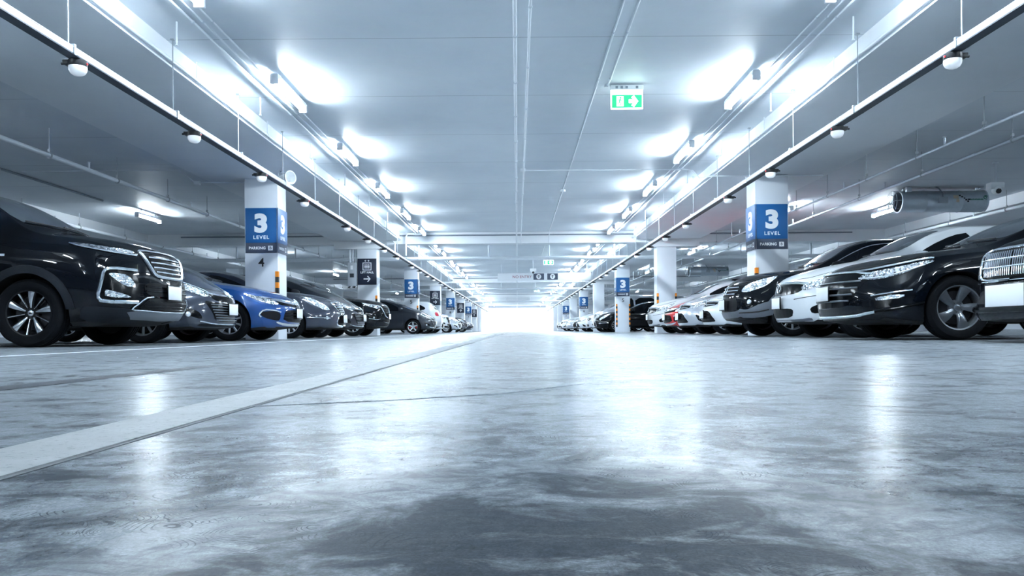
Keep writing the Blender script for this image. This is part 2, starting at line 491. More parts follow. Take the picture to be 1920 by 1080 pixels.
def arrow(mb, x, z, L_, t, hd, ang, y0, y1):
    """A bold arrow about (x, z) pointing along ang (0 = right)."""
    ca, sa = math.cos(ang), math.sin(ang)
    def T(p): return (x + p[0] * ca - p[1] * sa, z + p[0] * sa + p[1] * ca)
    mb.prism([T(p) for p in ((-L_ / 2, -t / 2), (L_ / 2 - t * .7, -t / 2), (L_ / 2 - t * .7, t / 2), (-L_ / 2, t / 2))], y0, y1)
    d = t * .72
    for sg in (1, -1):
        mb.prism([T(p) for p in ((L_ / 2, 0), (L_ / 2 - d, sg * 0 - sg * 0), (L_ / 2 - hd - d, sg * hd), (L_ / 2 - hd, sg * (hd + d * .0) + sg * d * .72))], y0, y1)

def lift_sign(loc, rz, label, ang=0, w=.62, h=.86):
    r = empty('lift_sign', loc, rz)
    tag(r, label, 'sign', 'dark lift hall signs on the columns')
    panel(r, 'panel', -w / 2, w / 2, 0, h, -.012, 0, 'sign_navy')
    ic = MB(); y0, y1 = -.0135, -.0115
    z0, z1, hw_, t = .47, .73, .145, .026
    ic.box(-hw_, hw_, y0, y1, z0, z0 + t); ic.box(-hw_, hw_, y0, y1, z1 - t, z1)
    ic.box(-hw_, -hw_ + t, y0, y1, z0, z1); ic.box(hw_ - t, hw_, y0, y1, z0, z1)
    for sx in (-.062, 0, .062):
        cz = .665
        ic.prism([(sx + .017 * math.cos(q * PI / 6), cz + .017 * math.sin(q * PI / 6)) for q in range(12)], y0, y1)
        ic.prism([(sx - .022, .635), (sx + .022, .635), (sx + .018, .575), (sx + .010, .525), (sx - .010, .525), (sx - .018, .575)], y0, y1)
    for sg in (1, -1):
        ic.prism([(sg * .085, .785), (sg * .045, .820), (sg * .045, .750)][::sg], y0, y1)
        ic.box(min(sg * .02, sg * .05), max(sg * .02, sg * .05), y0, y1, .776, .794)
    ic.build('lift_symbol', 'letter_white', r, 0)
    add_text(r, 'lettering', 'LIFT HALL', .094, (0, y0, .405), 'letter_white', .028, 1.04)
    a = MB(); arrow(a, 0, .19, .23, .042, .085, ang, y0, y1)
    a.build('arrow', 'letter_white', r, 0)
    return r

ZS = 1.665
NUM = {0: '4', 2: '5', 4: '6', 6: '7'}
for i in range(8):
    y = Y1 + P * i
    for s in (-1, 1):
        xm = s * (CX + CW / 2)
        side = 'left' if s < 0 else 'right'
        if i % 2 == 0:
            n_ = NUM[i]
            where = {0: 'nearest', 2: 'second', 4: 'third', 6: 'fourth'}[i]
            level_sign((xm, y, ZS), 0, f'blue level 3 sign facing the camera on the {where} signed column, {side} row')
            level_sign((s * CX, y + CD / 2, ZS), R(90) * -s, f'blue level 3 sign turned to the aisle on the {where} signed column, {side} row')
            if s > 0 and i == 0: continue
            o = add_text(None, 'column_numeral', n_, .235, (xm, y - .0015, 1.475), 'letter_black', .012)
            tag(o, f'black painted bay number {n_} below the level sign, {side} row', 'number', 'painted bay numbers')
        elif s < 0:
            where = {1: 'nearest', 3: 'second', 5: 'third', 7: 'farthest'}[i]
            lift_sign((xm, y, ZS), 0, f'dark lift hall sign with white arrow, {where} of the four lift signs', 0 if i < 5 else R(90))

# ------------------------------------------------------------------ light rails with bay indicator lamps
dome = MB(); dome.lathe([(.001, -.075), (.035, -.072), (.058, -.058), (.070, -.036), (.074, -.010), (.072, 0), (.001, 0)], 28)
dome_me = dome.mesh('dome', 'dome_white')
hs = MB(); hs.lathe([(.070, 0), (.074, .006), (.074, .05), (.066, .056)], 28)
hs.rbox(-.11, .0, -.045, .045, .012, .05, .006); hs.tube([(-.115, 0, .03), (-.14, 0, .03)], .012, 10)
hs_me = hs.mesh('housing', 'black_plastic')
led = MB(); led.lathe([(.001, .080), (.009, .078), (.009, .07)], 10, 'X', (0, .012, .026)); led_me = led.mesh('signal_lamp', 'red_led')
hook = MB(); t = .005
hook.box(-.060, -.055, -.014, .014, .0, .085); hook.box(.055, .060, -.014, .014, .0, .085); hook.box(-.060, .060, -.014, .014, .082, .087)
hook_me = hook.mesh('hanger_clip', 'galvanised', 0)

ZR = 2.485           # underside of the rail
XR = 3.75
FIRST = [6.63, 9.02, 11.40, 13.70]
for s in (-1, 1):
    side = 'left' if s < 0 else 'right'
    rail = empty('light_rail', (s * XR, 0, ZR))
    tag(rail, f'long white metal lighting rail hung above the {side} row of parked cars', 'rail')
    rb = MB()
    rb.box(-.05, .05, -3, 100, .012, .068);     rb.box(-.053, .053, -3, 100, .058, .063)
    rb.build('channel', 'rail_face', rail, 0)
    MB().box(-.05, .05, -3, 100, .0, .0125).build('underside_strip', 'underside_dark', rail, 0)  # dark strip along the underside of the rail
    hy = []
    hy = [4.51 + 1.98 * k for k in range(48)]
    for j, y in enumerate(hy):
        top = SLAB - ZR
        xoff = 0.0
        rod = MB(); rod.tube([(xoff, y, .082), (xoff, y, top)], .0065 if j < 8 else .008, 6); rod.box(xoff - .02, xoff + .02, y - .02, y + .02, top - .012, top)
        rod.box(-.012, .012, y - .012, y + .012, .080, .092)
        rod.build('hanger_rod', 'rod_steel', rail)
        if y < 60: put(hook_me, 'hanger_clip', rail, (0, y, 0))
    n = 0
    for k in range(9):
        for q, yb in enumerate(FIRST):
            y = yb + P * k
            if y > 99: continue
            if n < 9: lab = f'white dome bay lamp under the {side} light rail, {ORD[n]} from the camera'
            else: lab = f'small distant dome bay lamp under the far {side} light rail'
            e = empty('bay_lamp', (s * XR, y, ZR - .056), 0 if s > 0 else PI)
            e.rotation_euler.z = PI if s > 0 else 0
            tag(e, lab, 'lamp', f'dome bay lamps under the {side} light rail')
            put(hs_me, 'housing', e); put(dome_me, 'dome', e)
            if n < 12: put(led_me, 'signal_lamp', e)
            n += 1

# ------------------------------------------------------------------ fluorescent battens
bat = MB(); bat.rbox(-.045, .045, -.64, .64, 0, .055, .006)
bat.rbox(-.05, .05, -.655, -.615, -.075, .04, .006); bat.rbox(-.05, .05, .615, .655, -.075, .04, .006)
bat_me = bat.mesh('batten', 'batten_white')
tub = MB()
for sx in (-.024, .024): tub.tube([(sx, -.615, -.035), (sx, .615, -.035)], .016, 12)
tub_me = tub.mesh('tube', 'tube_light')
ZF = 3.255
def batten(x, y, z, label, group, rz=0):
    e = empty('batten_light', (x, y, z), rz)
    tag(e, label, 'light', group)
    put(bat_me, 'batten', e); put(tub_me, 'tube', e)
    st = MB()
    for yy in (-.4, .4): st.tube([(0, yy, .05), (0, yy, SLAB - z)], .012, 8)
    st.build('stem', 'batten_white', e)
    return e
for s in (-1, 1):
    side = 'left' if s < 0 else 'right'
    for k in range(-2, 26):
        y = 10.1 + 3.5 * k
        if y > 100: break
        n = k
        lab = f'glowing fluorescent batten over the aisle, {side} line, {ORD[n]} in view' if 0 <= n < 7 else (f'distant glowing fluorescent batten over the far aisle, {side} line' if n >= 7 else f'fluorescent batten overhead near the camera, {side} line')
        batten(s * 2.95, y, ZF, lab, f'fluorescent battens over the aisle, {side} line')
    for k in range(-1, 8):
        y = -.5 + P * (k + 0)
        if k < 0 or y > 90: continue
        batten(s * 9.75, y, 3.2, f'fluorescent batten above the backs of the {side} row of cars, {ORD[k]} from the camera', f'battens behind the {side} row')
    for k in range(0, 5):
        y = 10 + 2 * P * k
        batten(s * 17.6, y, 3.2, f'fluorescent batten near the {side} side wall, {ORD[k]} from the camera', f'battens by the {side} wall')
for y in (-1.0, 2.6, 6.2):
    batten(7.2, y, 3.2, 'fluorescent batten overhead beside the camera above the right parked cars', 'battens overhead near the camera')
    batten(-7.2, y - 3.5, 3.2, 'added unseen fluorescent batten above the left parked cars, brightening the beam soffit', 'battens overhead near the camera')  # unseen battens on this side added to brighten the beam soffit
for y in (20.3, 30.8, 41.3, 51.8):
    batten(7.0, y, 3.2, f'fluorescent batten close behind the columns of the right row at its {ORD[int((y - 20.3) / 10.5 + .1)]} bay group', 'battens close behind the right columns')

# ------------------------------------------------------------------ pipes and conduits under the slab
def pipe(name, pts, r, m, label, clips=None, clip_r=None, fit=None, n=12):
    o = empty(name, pts[0]); tag(o, label, 'pipe')
    off = Vector(pts[0])
    MB().tube([Vector(p) - off for p in pts], r, n).build('pipe_run', m, o)
    return o, off
def clips_on(o, off, x, z, r, ys, m='galvanised'):
    for y in ys:
        c_ = MB(); c_.lathe([(r * 1.35, -.012), (r * 1.5, 0), (r * 1.35, .012)], 12, 'Y', (0, 0, 0))
        c_.build('clip', m, o, loc=Vector((x, y, z)) - off)

zc = SLAB - .03
for (nm, x, y1, r, lab, m) in (
        ('conduit', .0, 100, .022, 'thick pale pipe running straight down the middle of the ceiling', 'pipe_white'),
        ('conduit', .135, 26, .013, 'thin pale conduit just right of the thick central ceiling pipe', 'pipe_white'),
        ('conduit', 1.06, 33, .013, 'long pale conduit right of centre running past the exit sign to the beam', 'pipe_white'),
        ('conduit', 1.21, 10.1, .013, 'short pale conduit that ends at the near exit sign', 'pipe_white')):
    zz = SLAB - r - .012 if y1 < 26 else 2.99 - r - .01
    if y1 <= 26:
        pts = [(x, 2, zz), (x, y1 if y1 < 25 else 25.35, zz)]
    else:
        zz = SLAB - r - .012
        pts = [(x, 2, zz), (x, 25.15, zz), (x, 25.3, 2.99 - r - .01), (x, 26.0, 2.99 - r - .01), (x, 26.2, zz), (x, min(y1, 46.1), zz)] if y1 < 40 else [(x, 2, zz - .02), (x, 24.0, zz - .02), (x, 25.2, 2.96), (x, 99, 2.96)]
    o, off = pipe(nm, pts, r, m, lab)
    if x == 1.06: MB().lathe([(.06, -.03), (.065, 0), (.05, .03)], 16).build('junction_box', 'pipe_white', o, loc=Vector((1.06, 17.6, SLAB - .05)) - off)
    clips_on(o, off, x, pts[0][2], r, [5.2 + 1.55 * q for q in range(12) if 5.2 + 1.55 * q < min(y1, 24)])
# three conduits along each line of battens
for s in (-1, 1):
    side = 'left' if s < 0 else 'right'
    for q, (x, r) in enumerate(((3.09, .011), (3.19, .011), (3.29, .013))):
        o, off = pipe('conduit', [(s * x, 1, SLAB - r - .03), (s * x, 25.2, SLAB - r - .03)], r, 'pipe_white',
                      f'white conduit beside the {side} fluorescent line, {("closest to the lights", "middle of three", "farthest from the lights")[q]}')
        clips_on(o, off, s * x, SLAB - r - .03, r, [4.5 + 1.7 * k for k in range(12)])
        o, off = pipe('conduit', [(s * x, 26.0, SLAB - r - .03), (s * x, 98, SLAB - r - .03)], r, 'pipe_white',
                      f'far white conduit beyond the cross beam, {side} fluorescent line, {("closest to the lights", "middle of three", "farthest from the lights")[q]}')
    # sprinkler pipe along the lit inner face of the wide beam
    zp = SOFFIT + .045
    o, off = pipe('sprinkler_pipe', [(s * 3.79, 5.6, SLAB - .03), (s * 3.79, 5.65, SLAB - .1), (s * 3.79, 5.8, zp + .02), (s * 3.79, 6.0, zp), (s * 3.79, 98, zp)], .020, 'pipe_white', f'white sprinkler pipe along the inner edge of the {side} wide beam')
    for k in range(16):
        y = 6.6 + 2.6 * k
        hgr = MB(); hgr.tube([(0, 0, 0), (0, 0, SLAB - zp)], .006, 6); hgr.lathe([(.024, -.012), (.027, 0), (.024, .012)], 10, 'Y')
        hgr.build('hanger', 'pipe_white', o, loc=Vector((s * 3.79 - s * .0, y, zp)) - off)
    # small upright sprinkler heads over the aisle side
    for k in range(6):
        y = 8.0 + 2.6 * k
        hd = MB(); hd.tube([(0, 0, 0), (0, 0, .20)], .009, 8); hd.lathe([(.001, -.05), (.02, -.05), (.008, -.03), (.012, 0)], 10, 'Z', (0, 0, 0))
        h_ = hd.build('sprinkler_drop', 'pipe_white', None, loc=(s * 3.50, y, SLAB - .20))
        tag(h_, f'small white sprinkler drop over the {side} light line, {ORD[k]} from the camera', 'sprinkler', f'sprinkler drops, {side} line')

def hung_pipe(x, z, r, y0, y1, step, ph, label, m='pipe_white', heads=True, hm='rod_steel'):
    o, off = pipe('sprinkler_pipe', [(x, y0, z), (x, y1, z)], r, m, label)
    y = y0 + ph; j = 0
    while y < y1:
        h_ = MB(); h_.tube([(0, 0, r), (0, 0, SLAB - z)], .008, 6); h_.lathe([(r * 1.3, -.016), (r * 1.45, 0), (r * 1.3, .016)], 10, 'Y'); h_.box(-.018, .018, -.018, .018, .06, .10)
        h_.build('hanger', hm, o, loc=Vector((x, y, z)) - off)
        if heads and j % 2 == 0:
            hd = MB(); hd.tube([(0, 0, 0), (0, 0, .10)], .016, 8); hd.lathe([(.010, .10), (.026, .105), (.026, .112), (.001, .12)], 10)
            hd.build('sprinkler_head', m, o, loc=Vector((x, y + step * .55, z + r * .8)) - off)
        y += step; j += 1
    return o
hung_pipe(-7.30, 2.93, .037, 3, 98, 2.05, .9, 'white sprinkler pipe hung above the noses of the left parked cars')
hung_pipe(5.95 + .35, 2.80, .022, 3, 98, 1.75, .4, 'thin grey sprinkler pipe closest behind the right columns', 'galvanised')
hung_pipe(7.45, 2.93, .028, 3, 98, 2.6, .8, 'grey sprinkler pipe second behind the right columns', 'galvanised')
hung_pipe(-11.7, 2.98, .045, 3, 98, 2.4, .9, 'thick white pipe beside the outer wide beam on the left')
hung_pipe(11.6, 2.9, .04, 3, 98, 2.4, .9, 'thick pale pipe beside the outer wide beam on the right')
for x, lab in ((-9.95, 'dark cable run leading to the lamps behind the left cars'), (8.55, 'dark cable run leading towards the right jet fans')):
    o, off = pipe('cable_run', [(x, 2, SLAB - .03), (x, 18.6, SLAB - .03)], .024, 'galv_dark', lab)
# conduits across the aisle
zx = SLAB - .085
o, off = pipe('conduit', [(.135, Y1 + .3, zx), (3.30, Y1 + .3, zx), (3.46, Y1 + .3, zx - .02), (3.58, Y1 + .2, SOFFIT - .02), (3.68, Y1 - .03, SOFFIT - .03), (5.9, Y1 - .03, SOFFIT - .03)], .012, 'pipe_white', 'thin white conduit crossing the right half of the aisle ceiling')
MB().rbox(-.05, .05, -.045, .045, -.02, .03, .006).build('junction_box', 'pipe_white', o, loc=(0, 0, 0))
o, off = pipe('conduit', [(-CX - CW - .02, Y1 + .28, SOFFIT - .02), (-6.3, Y1 + .28, SOFFIT - .02), (-6.6, Y1 + .28, SLAB - .03), (-9.7, Y1 + .28, SLAB - .03)], .012, 'pipe_white', 'thin white conduit leading outward from the level 4 column')
MB().rbox(-.05, .05, -.05, .05, -.04, .03, .006).build('junction_box', 'pipe_white', o, loc=(-1.0, 0, 0))
# mains under the cross beams
for k, i in enumerate((1, 3, 5)):
    y = Y1 + P * i + 2.2
    o, off = pipe('sprinkler_main', [(-WALLX + .1, y, 2.70), (WALLX - .1, y, 2.70)], .07, 'pipe_white', f'thick pale sprinkler main crossing the aisle behind the {("nearest", "second", "third")[k]} cross beam')
    for x in (-10, -7.9, -5.4, -3.5, -1.0, 1.15, 3.5, 5.6, 8, 10.5):
        h_ = MB(); h_.tube([(0, 0, .07), (0, 0, SLAB - 2.70)], .03, 8); h_.lathe([(.075, -.03), (.082, 0), (.075, .03)], 12, 'X')
        h_.build('hanger', 'pipe_white', o, loc=Vector((x, y, 2.70)) - off)
    o, off = pipe('conduit', [(-11, Y1 + P * i - .05, SLAB - .10), (11, Y1 + P * i - .05, SLAB - .10)], .022, 'galv_dark', f'dark cable conduit along the top of the {("nearest", "second", "third")[k]} cross beam')

# drop pipes by the lift hall column and the electrical cabinet on it
yc = Y1 + P
for q, (x, lab) in enumerate(((-3.98, 'nearer the column'), (-3.62, 'nearer the aisle'))):
    pts = [(x + .5 * (1 if q else -.0), yc - .12, SLAB - .06), (x + .06, yc - .12, SLAB - .06), (x, yc - .12, SLAB - .14), (x, yc - .12, 2.60)] if q else [(x - .3, yc - .12, SOFFIT - .03), (x - .05, yc - .12, SOFFIT - .03), (x, yc - .12, SOFFIT - .1), (x, yc - .12, 2.60)]
    pipe('conduit', pts, .028, 'pipe_white', f'white bent conduit dropping to the left light rail by the lift column, {lab}')
cab = empty('electrical_cabinet', (-CX - CW - .17, yc + .12, 1.62)); tag(cab, 'grey electrical cabinet fixed beside the nearest lift hall column', 'cabinet')
MB().rbox(-.15, .15, -.12, .12, 0, .78, .006).build('body', mat('cabinet_grey', (.42, .47, .52), .45), cab)
dr = MB().rbox(-.135, .135, -.132, -.118, .015, .765, .005).build('door', 'cabinet_grey', cab)
MB().box(-.075, .06, -.137, -.131, .29, .42).build('meter_window', 'dark_steel', dr)
MB().box(-.05, .03, -.135, -.131, .55, .68).build('notice', 'sign_white', dr)
st = MB()
for q in range(4): st.prism([(-.15 + q * .08, -.05), (-.11 + q * .08, -.05), (-.07 + q * .08, 0), (-.11 + q * .08, 0)], -.12, .12, q % 2)
st.build('warning_strip', ['letter_black', 'sign_white'], cab, 0)
for q in range(3):
    MB().tube([(-.09 + q * .09, 0, .78), (-.09 + q * .09, 0, SOFFIT - 1.62)], .026, 10).build('riser', 'pipe_white', cab)

# ------------------------------------------------------------------ hanging equipment
def exit_sign(loc, label, box=True):
    e = empty('exit_sign', loc); tag(e, label, 'sign', 'green exit signs under the ceiling')
    if loc[2] < SLAB - .03:
        for x in (-.15, .15): MB().tube([(x, 0, -.01), (x, 0, SLAB - loc[2] + .005)], .008, 8).build('hanger_rod', 'pipe_white', e)
    MB().rbox(-.215, .215, -.035, .035, -.062, .0, .005).build('housing', 'sign_white', e)
    MB().rbox(-.21, .21, -.012, .012, -.31, -.062, .004).build('light_panel', 'exit_white', e)
    MB().box(-.198, .198, -.0145, -.0125, -.295, -.125).build('green_field', 'exit_green', e, 0)
    i = MB(); y0, y1 = -.0165, -.0148
    i.box(-.135, -.045, y0, y1, -.275, -.145)
    i.build('door_symbol', 'exit_white', e, 0)
    i = MB()
    i.prism([(-.085 + .013 * math.cos(q * PI / 5), -.165 + .013 * math.sin(q * PI / 5)) for q in range(10)], y0 - .002, y0)
    i.tube([(-.088, y0 - .001, -.18), (-.098, y0 - .001, -.222)], .009, 6); i.tube([(-.098, y0 - .001, -.222), (-.078, y0 - .001, -.242), (-.088, y0 - .001, -.268)], .006, 6)
    i.tube([(-.098, y0 - .001, -.222), (-.118, y0 - .001, -.245), (-.130, y0 - .001, -.246)], .006, 6); i.tube([(-.088, y0 - .001, -.185), (-.066, y0 - .001, -.205)], .005, 6); i.tube([(-.09, y0 - .001, -.185), (-.113, y0 - .001, -.198)], .005, 6)
    i.build('running_figure', 'exit_green', e, 0)
    a = MB(); arrow(a, .085, -.21, .12, .05, .052, 0, y0, y1); a.prism([(.15, -.21), (.085, -.145), (.085, -.275)], y0, y1); a.build('arrow', 'exit_white', e, 0)
    s_ = MB()
    for x in (-.135, -.07, -.005, .13): s_.box(x - .016, x + .016, -.0365, -.0345, -.048, -.016)
    s_.build('indicator_strip', 'galv_dark', e, 0)
    return e
e1 = exit_sign((1.46, 10.15, SLAB - .02), 'green lit exit sign with arrow under the ceiling, nearest of three')
MB().rbox(-.29, -.24, -.03, .03, -.02, .015, .008).build('junction_box', 'pipe_white', e1)
exit_sign((1.36, 33.2, SLAB - .02 - .1), 'green lit exit sign beyond the nearest cross beam, second of three')
exit_sign((1.5, 58.0, SLAB - .05), 'tiny distant green lit exit sign far down the aisle')

def jet_fan(loc, label):
    e = empty('jet_fan', loc); tag(e, label, 'fan', 'jet fans under the right ceiling')
    Rr = .25; L_ = 1.98
    b = MB(); b.lathe([(Rr, -L_ / 2), (Rr + .012, -L_ / 2 + .004), (Rr + .012, -L_ / 2 + .03), (Rr, -L_ / 2 + .034), (Rr, -.42), (Rr + .006, -.41), (Rr, -.40), (Rr, .40), (Rr + .006, .41), (Rr, .42), (Rr, L_ / 2 - .03), (Rr + .012, L_ / 2 - .026), (Rr + .012, L_ / 2), (Rr - .02, L_ / 2), (Rr - .02, -L_ / 2)], 48, 'X', closed=True)
    b.build('casing', 'galvanised', e)
    # cage on the intake end
    c_ = MB()
    for rr, xx in ((Rr, -L_ / 2 - .13), (Rr * .62, -L_ / 2 - .15), (Rr * .25, -L_ / 2 - .16)):
        c_.tube([(xx, rr * math.cos(q * PI / 16), rr * math.sin(q * PI / 16)) for q in range(33)], .006, 6, cap=False)
    for q in range(8):
        a = q * PI / 4
        c_.tube([(-L_ / 2, Rr * math.cos(a), Rr * math.sin(a)), (-L_ / 2 - .13, Rr * math.cos(a), Rr * math.sin(a)), (-L_ / 2 - .16, .02 * math.cos(a), .02 * math.sin(a))], .005, 6)
    c_.build('guard_cage', 'galvanised', e)
    im = MB(); im.lathe([(.001, -.75), (.06, -.72), (.085, -.6), (.085, -.3), (.001, -.28)], 20, 'X')
    for q in range(7):
        a = q * 2 * PI / 7
        u, w = Vector((0, math.cos(a), math.sin(a))), Vector((0, -math.sin(a), math.cos(a)))
        pts = [u * .07 + w * -.04 + Vector((-.68, 0, 0)), u * .20 + w * -.06 + Vector((-.66, 0, 0)), u * .20 + w * .06 + Vector((-.58, 0, 0)), u * .07 + w * .04 + Vector((-.56, 0, 0))]
        im.add([p for p in pts] + [p + Vector((.012, 0, 0)) for p in pts], [(0, 1, 2, 3), (7, 6, 5, 4), (0, 4, 5, 1), (1, 5, 6, 2), (2, 6, 7, 3), (3, 7, 4, 0)])
    im.build('impeller', 'dark_steel', e)
    br = MB()
    for x in (-.85, .85):
        br.box(x - .03, x + .03, -.2, .2, Rr + .005, Rr + .02); br.box(x - .02, x + .02, -.02, .02, Rr + .01, SLAB - loc[2])
    br.rbox(-.92, -.80, -.3, -.2, Rr - .07, Rr + .05, .006)
    br.build('bracket', 'galvanised', e)
    MB().rbox(-.17, .02, -Rr - .07, -Rr + .04, -.075, .06, .008).build('terminal_box', 'cabinet_grey', e)
    MB().tube([(-.08, -Rr - .02, .05), (-.09, -Rr - .03, .15), (-.16, -Rr + .02, .28), (-.25, -.12, Rr + .10), (-.30, -.1, SLAB - loc[2])], .014, 8).build('cable', 'galv_dark', e)
    # pasted labels bend with the casing
    def sticker(x0, x1, a0, a1):
        v = []; f = []
        for xi in (x0, x1):
            for q in range(5):
                a = a0 + (a1 - a0) * q / 4
                v.append((xi, -math.cos(a) * (Rr + .0015), math.sin(a) * (Rr + .0015)))
        for q in range(4): f.append((q, q + 1, q + 6, q + 5))
        return v, f
    b = MB(); v, f = sticker(.18, .30, .12, .45); b.add(v, f); v, f = sticker(.24, .31, -.2, .08); b.add(v, f); b.build('label', 'sticker_tan', e)
    b = MB()
    for q in range(5): v, f = sticker(.31 + q * .045, .355 + q * .045, .36 - q * .14, .50 - q * .14); b.add(v, f)
    v, f = sticker(.50, .56, -.02, .1); b.add(v, f)
    b.build('chequer_mark', 'letter_black', e)
    b = MB()
    for q in range(14): v, f = sticker(.555 + q * .022, .571 + q * .022, -.03, .08 if q % 3 else .11); b.add(v, f)
    g = [(.925 + .05 * math.cos(t_ * .3), .22 + .16 * math.sin(t_ * .3)) for t_ in range(18)]
    b.tube([(x, -math.cos(a) * (Rr + .002), math.sin(a) * (Rr + .002)) for x, a in g], .009, 6)
    g = [(.905 + .02 * t_, .30 - .05 * t_) for t_ in range(3)]
    b.tube([(x, -math.cos(a) * (Rr + .002), math.sin(a) * (Rr + .002)) for x, a in g], .011, 6)
    b.build('maker_mark', 'sticker_green', e)
    return e
jet_fan((9.86, 18.0, 3.05), 'grey steel jet fan tube under the ceiling above the white hatchback')
jet_fan((9.75, 39.4, 3.05), 'farther grey jet fan tube seen between the right columns')

def cctv(loc, label, drop=.42, rz=0):
    e = empty('security_camera', loc, rz); tag(e, label, 'camera', 'white security cameras')
    MB().tube([(0, 0, 0), (0, 0, -drop)], .022, 12).build('pole', 'pipe_white', e)
    MB().lathe([(.06, 0), (.06, -.015), (.03, -.02)], 16).build('ceiling_plate', 'pipe_white', e)
    MB().rbox(-.14, .13, -.09, .09, -drop - .11, -drop + .02, .015).build('housing', 'sign_white', e)
    b = MB(); b.lathe([(.001, .105), (.05, .095), (.078, .06), (.085, .02), (.085, -.02), (.06, -.06), (.001, -.075)], 20, 'Z', (.0, -.03, -drop - .14)); d = b.build('eyeball', 'sign_white', e)
    b = MB(); b.lathe([(.001, -.09), (.05, -.082), (.052, -.06), (.001, -.05)], 18, 'Y', (0, -.03, -drop - .155)); b.build('lens', 'black_plastic', d)
    return e
cctv((9.42, 15.2, SLAB), 'white security camera on a short pole right of the near jet fan')
cctv((.72, 34.0, SLAB), 'small white security camera hung over the aisle centre', .55)
cctv((-7.6, 22.5, SLAB), 'small white security camera behind the level 4 column', .6)

sp = empty('horn_speaker', (-XR - .12, Y1 + .2 - 2.2, 2.70), R(-35)); tag(sp, 'white horn loudspeaker on the left light rail by the level 4 column', 'loudspeaker')
b = MB(); b.lathe([(.055, -.16), (.06, -.05), (.065, 0), (.075, .08), (.10, .15), (.115, .17), (.10, .165), (.06, .08), (.001, .05)], 24, 'X'); b.build('horn', 'sign_white', sp)
b = MB(); b.tube([(-.05, .08, -.02), (-.06, .08, .10), (-.06, -.08, .10), (-.05, -.08, -.02)], .010, 8); b.tube([(-.06, 0, .10), (-.10, 0, .14)], .012, 8); b.build('bracket', 'galv_dark', sp)

def nameboard():
    e = empty('direction_board', (1.35, 38.0, 2.565)); tag(e, 'long white hanging board lettered NO ENTRY with two arrow squares', 'sign')
    MB().rbox(-2.30, 2.30, -.04, .04, 0, .36, .006).build('board', 'board_white', e)
    add_text(e, 'lettering', 'NO ENTRY', .185, (-1.10, -.042, .175), 'letter_red', .002, 1.03)
    for x in (-.28, .40):
        p_ = MB().box(x - .26, x + .26, -.046, -.041, .03, .34).build('arrow_square', 'sign_grey', e, 0)
        c_ = MB(); c_.prism([(x + .125 * math.cos(q * PI / 12), .185 + .125 * math.sin(q * PI / 12)) for q in range(24)], -.050, -.0465); c_.build('disc', 'letter_white', p_, 0)
        a = MB(); arrow(a, x, .185, .15, .034, .05, R(90), -.054, -.0505); a.build('arrow', 'sign_navy', p_, 0)
    for x in (-2.1, 2.1):
        MB().tube([(x, 0, .36), (x, 0, SLAB - 2.565)], .018, 8).build('hanger_rod', 'pipe_white', e)
nameboard()

# ------------------------------------------------------------------ cars: materials
mat('paint_black', (.0012, .0026, .0052), .5, 0, .5, spec=.02)
mat('paint_charcoal', srgb(30, 36, 46)[:3], .40, .25, 1.0, spec=.2)
mat('paint_grey', srgb(46, 54, 68)[:3], .40, .35, 1.0, spec=.2)
mat('paint_slate', srgb(38, 46, 62)[:3], .40, .3, 1.0, spec=.2)
mat('paint_blue', (.003, .050, .205), .35, .1, 1.0, spec=.2)
mat('paint_white', (.62, .66, .70), .30, 0, .8)
mat('paint_silver', (.50, .54, .60), .30, .55, 1.0)
mat('paint_red', srgb(190, 22, 26)[:3], .3, .1, 1.0)
mat('cladding', (.008, .011, .0155), .6, spec=.2)
mat('cladding_grey', (.11, .125, .15), .45, .3)
mat('underbody', (.006, .007, .008), .8)
mat('tinted_glass', (.003, .0045, .007), .03, 0, 0, spec=.2)
mat('windscreen_glass', (.066, .082, .10), .05, 0, 0, spec=.9)  # grey base imitates the ceiling's reflection in the glass
mat('chrome', (.86, .89, .93), .10, 1.0)
mat('satin_chrome', (.66, .70, .75), .26, 1.0)
mat('gloss_black', (.002, .0028, .004), .15, spec=.22)
mat('mesh_black', (.003, .004, .006), .5, spec=.12)
mat('plate_white', (.84, .87, .90), .45)
mat('tyre_rubber', (.0035, .0046, .0065), .75, spec=.12, bump=.15, bscale=90)
mat('rim_dark', (.003, .004, .006), .4, 0, spec=.25)
mat('rim_silver', (.58, .62, .67), .28, .9)
mat('rim_machined', (.74, .77, .81), .20, .95)
mat('rim_grey', (.26, .29, .33), .30, .85)
mat('brake_steel', (.04, .043, .05), .45, .8)
mat('brake_red', (.5, .02, .03), .4)
mat('lens_amber', (.75, .35, .05), .2, .1, .8)
mat('tail_red', (.50, .012, .03), .12, 0, 1.0)
mat('lamp_pearl', (.80, .86, .92), .12, .35, 1.0)
mat('seam', (.002, .002, .003), .7)

def make_lamp_mat(name, c0, c1, scale):
    """Faceted reflector behind a clear cover."""
    m, nt, b = nodes(name)
    tc = nt.nodes.new('ShaderNodeTexCoord')
    v = N(nt, 'ShaderNodeTexVoronoi', Scale=scale); nt.links.new(tc.outputs['Object'], v.inputs['Vector'])
    c = mixc(nt, ramp(nt, v.outputs['Color'], .25, .75), c0 + (1,), c1 + (1,))
    nt.links.new(c, b.inputs['Base Color'])
    b.inputs['Metallic'].default_value = .85; b.inputs['Roughness'].default_value = .14
    b.inputs['Coat Weight'].default_value = 1.0; b.inputs['Coat Roughness'].default_value = .02
    bp = N(nt, 'ShaderNodeBump', Strength=.55, Distance=.02); nt.links.new(v.outputs['Distance'], bp.inputs['Height']); nt.links.new(bp.outputs['Normal'], b.inputs['Normal'])
make_lamp_mat('lamp_reflector', (.16, .19, .23), (.88, .91, .95), 44)
make_lamp_mat('lamp_reflector_dark', (.03, .035, .045), (.70, .74, .80), 46)
make_lamp_mat('lamp_reflector_bright', (.40, .45, .51), (.92, .95, .98), 36)

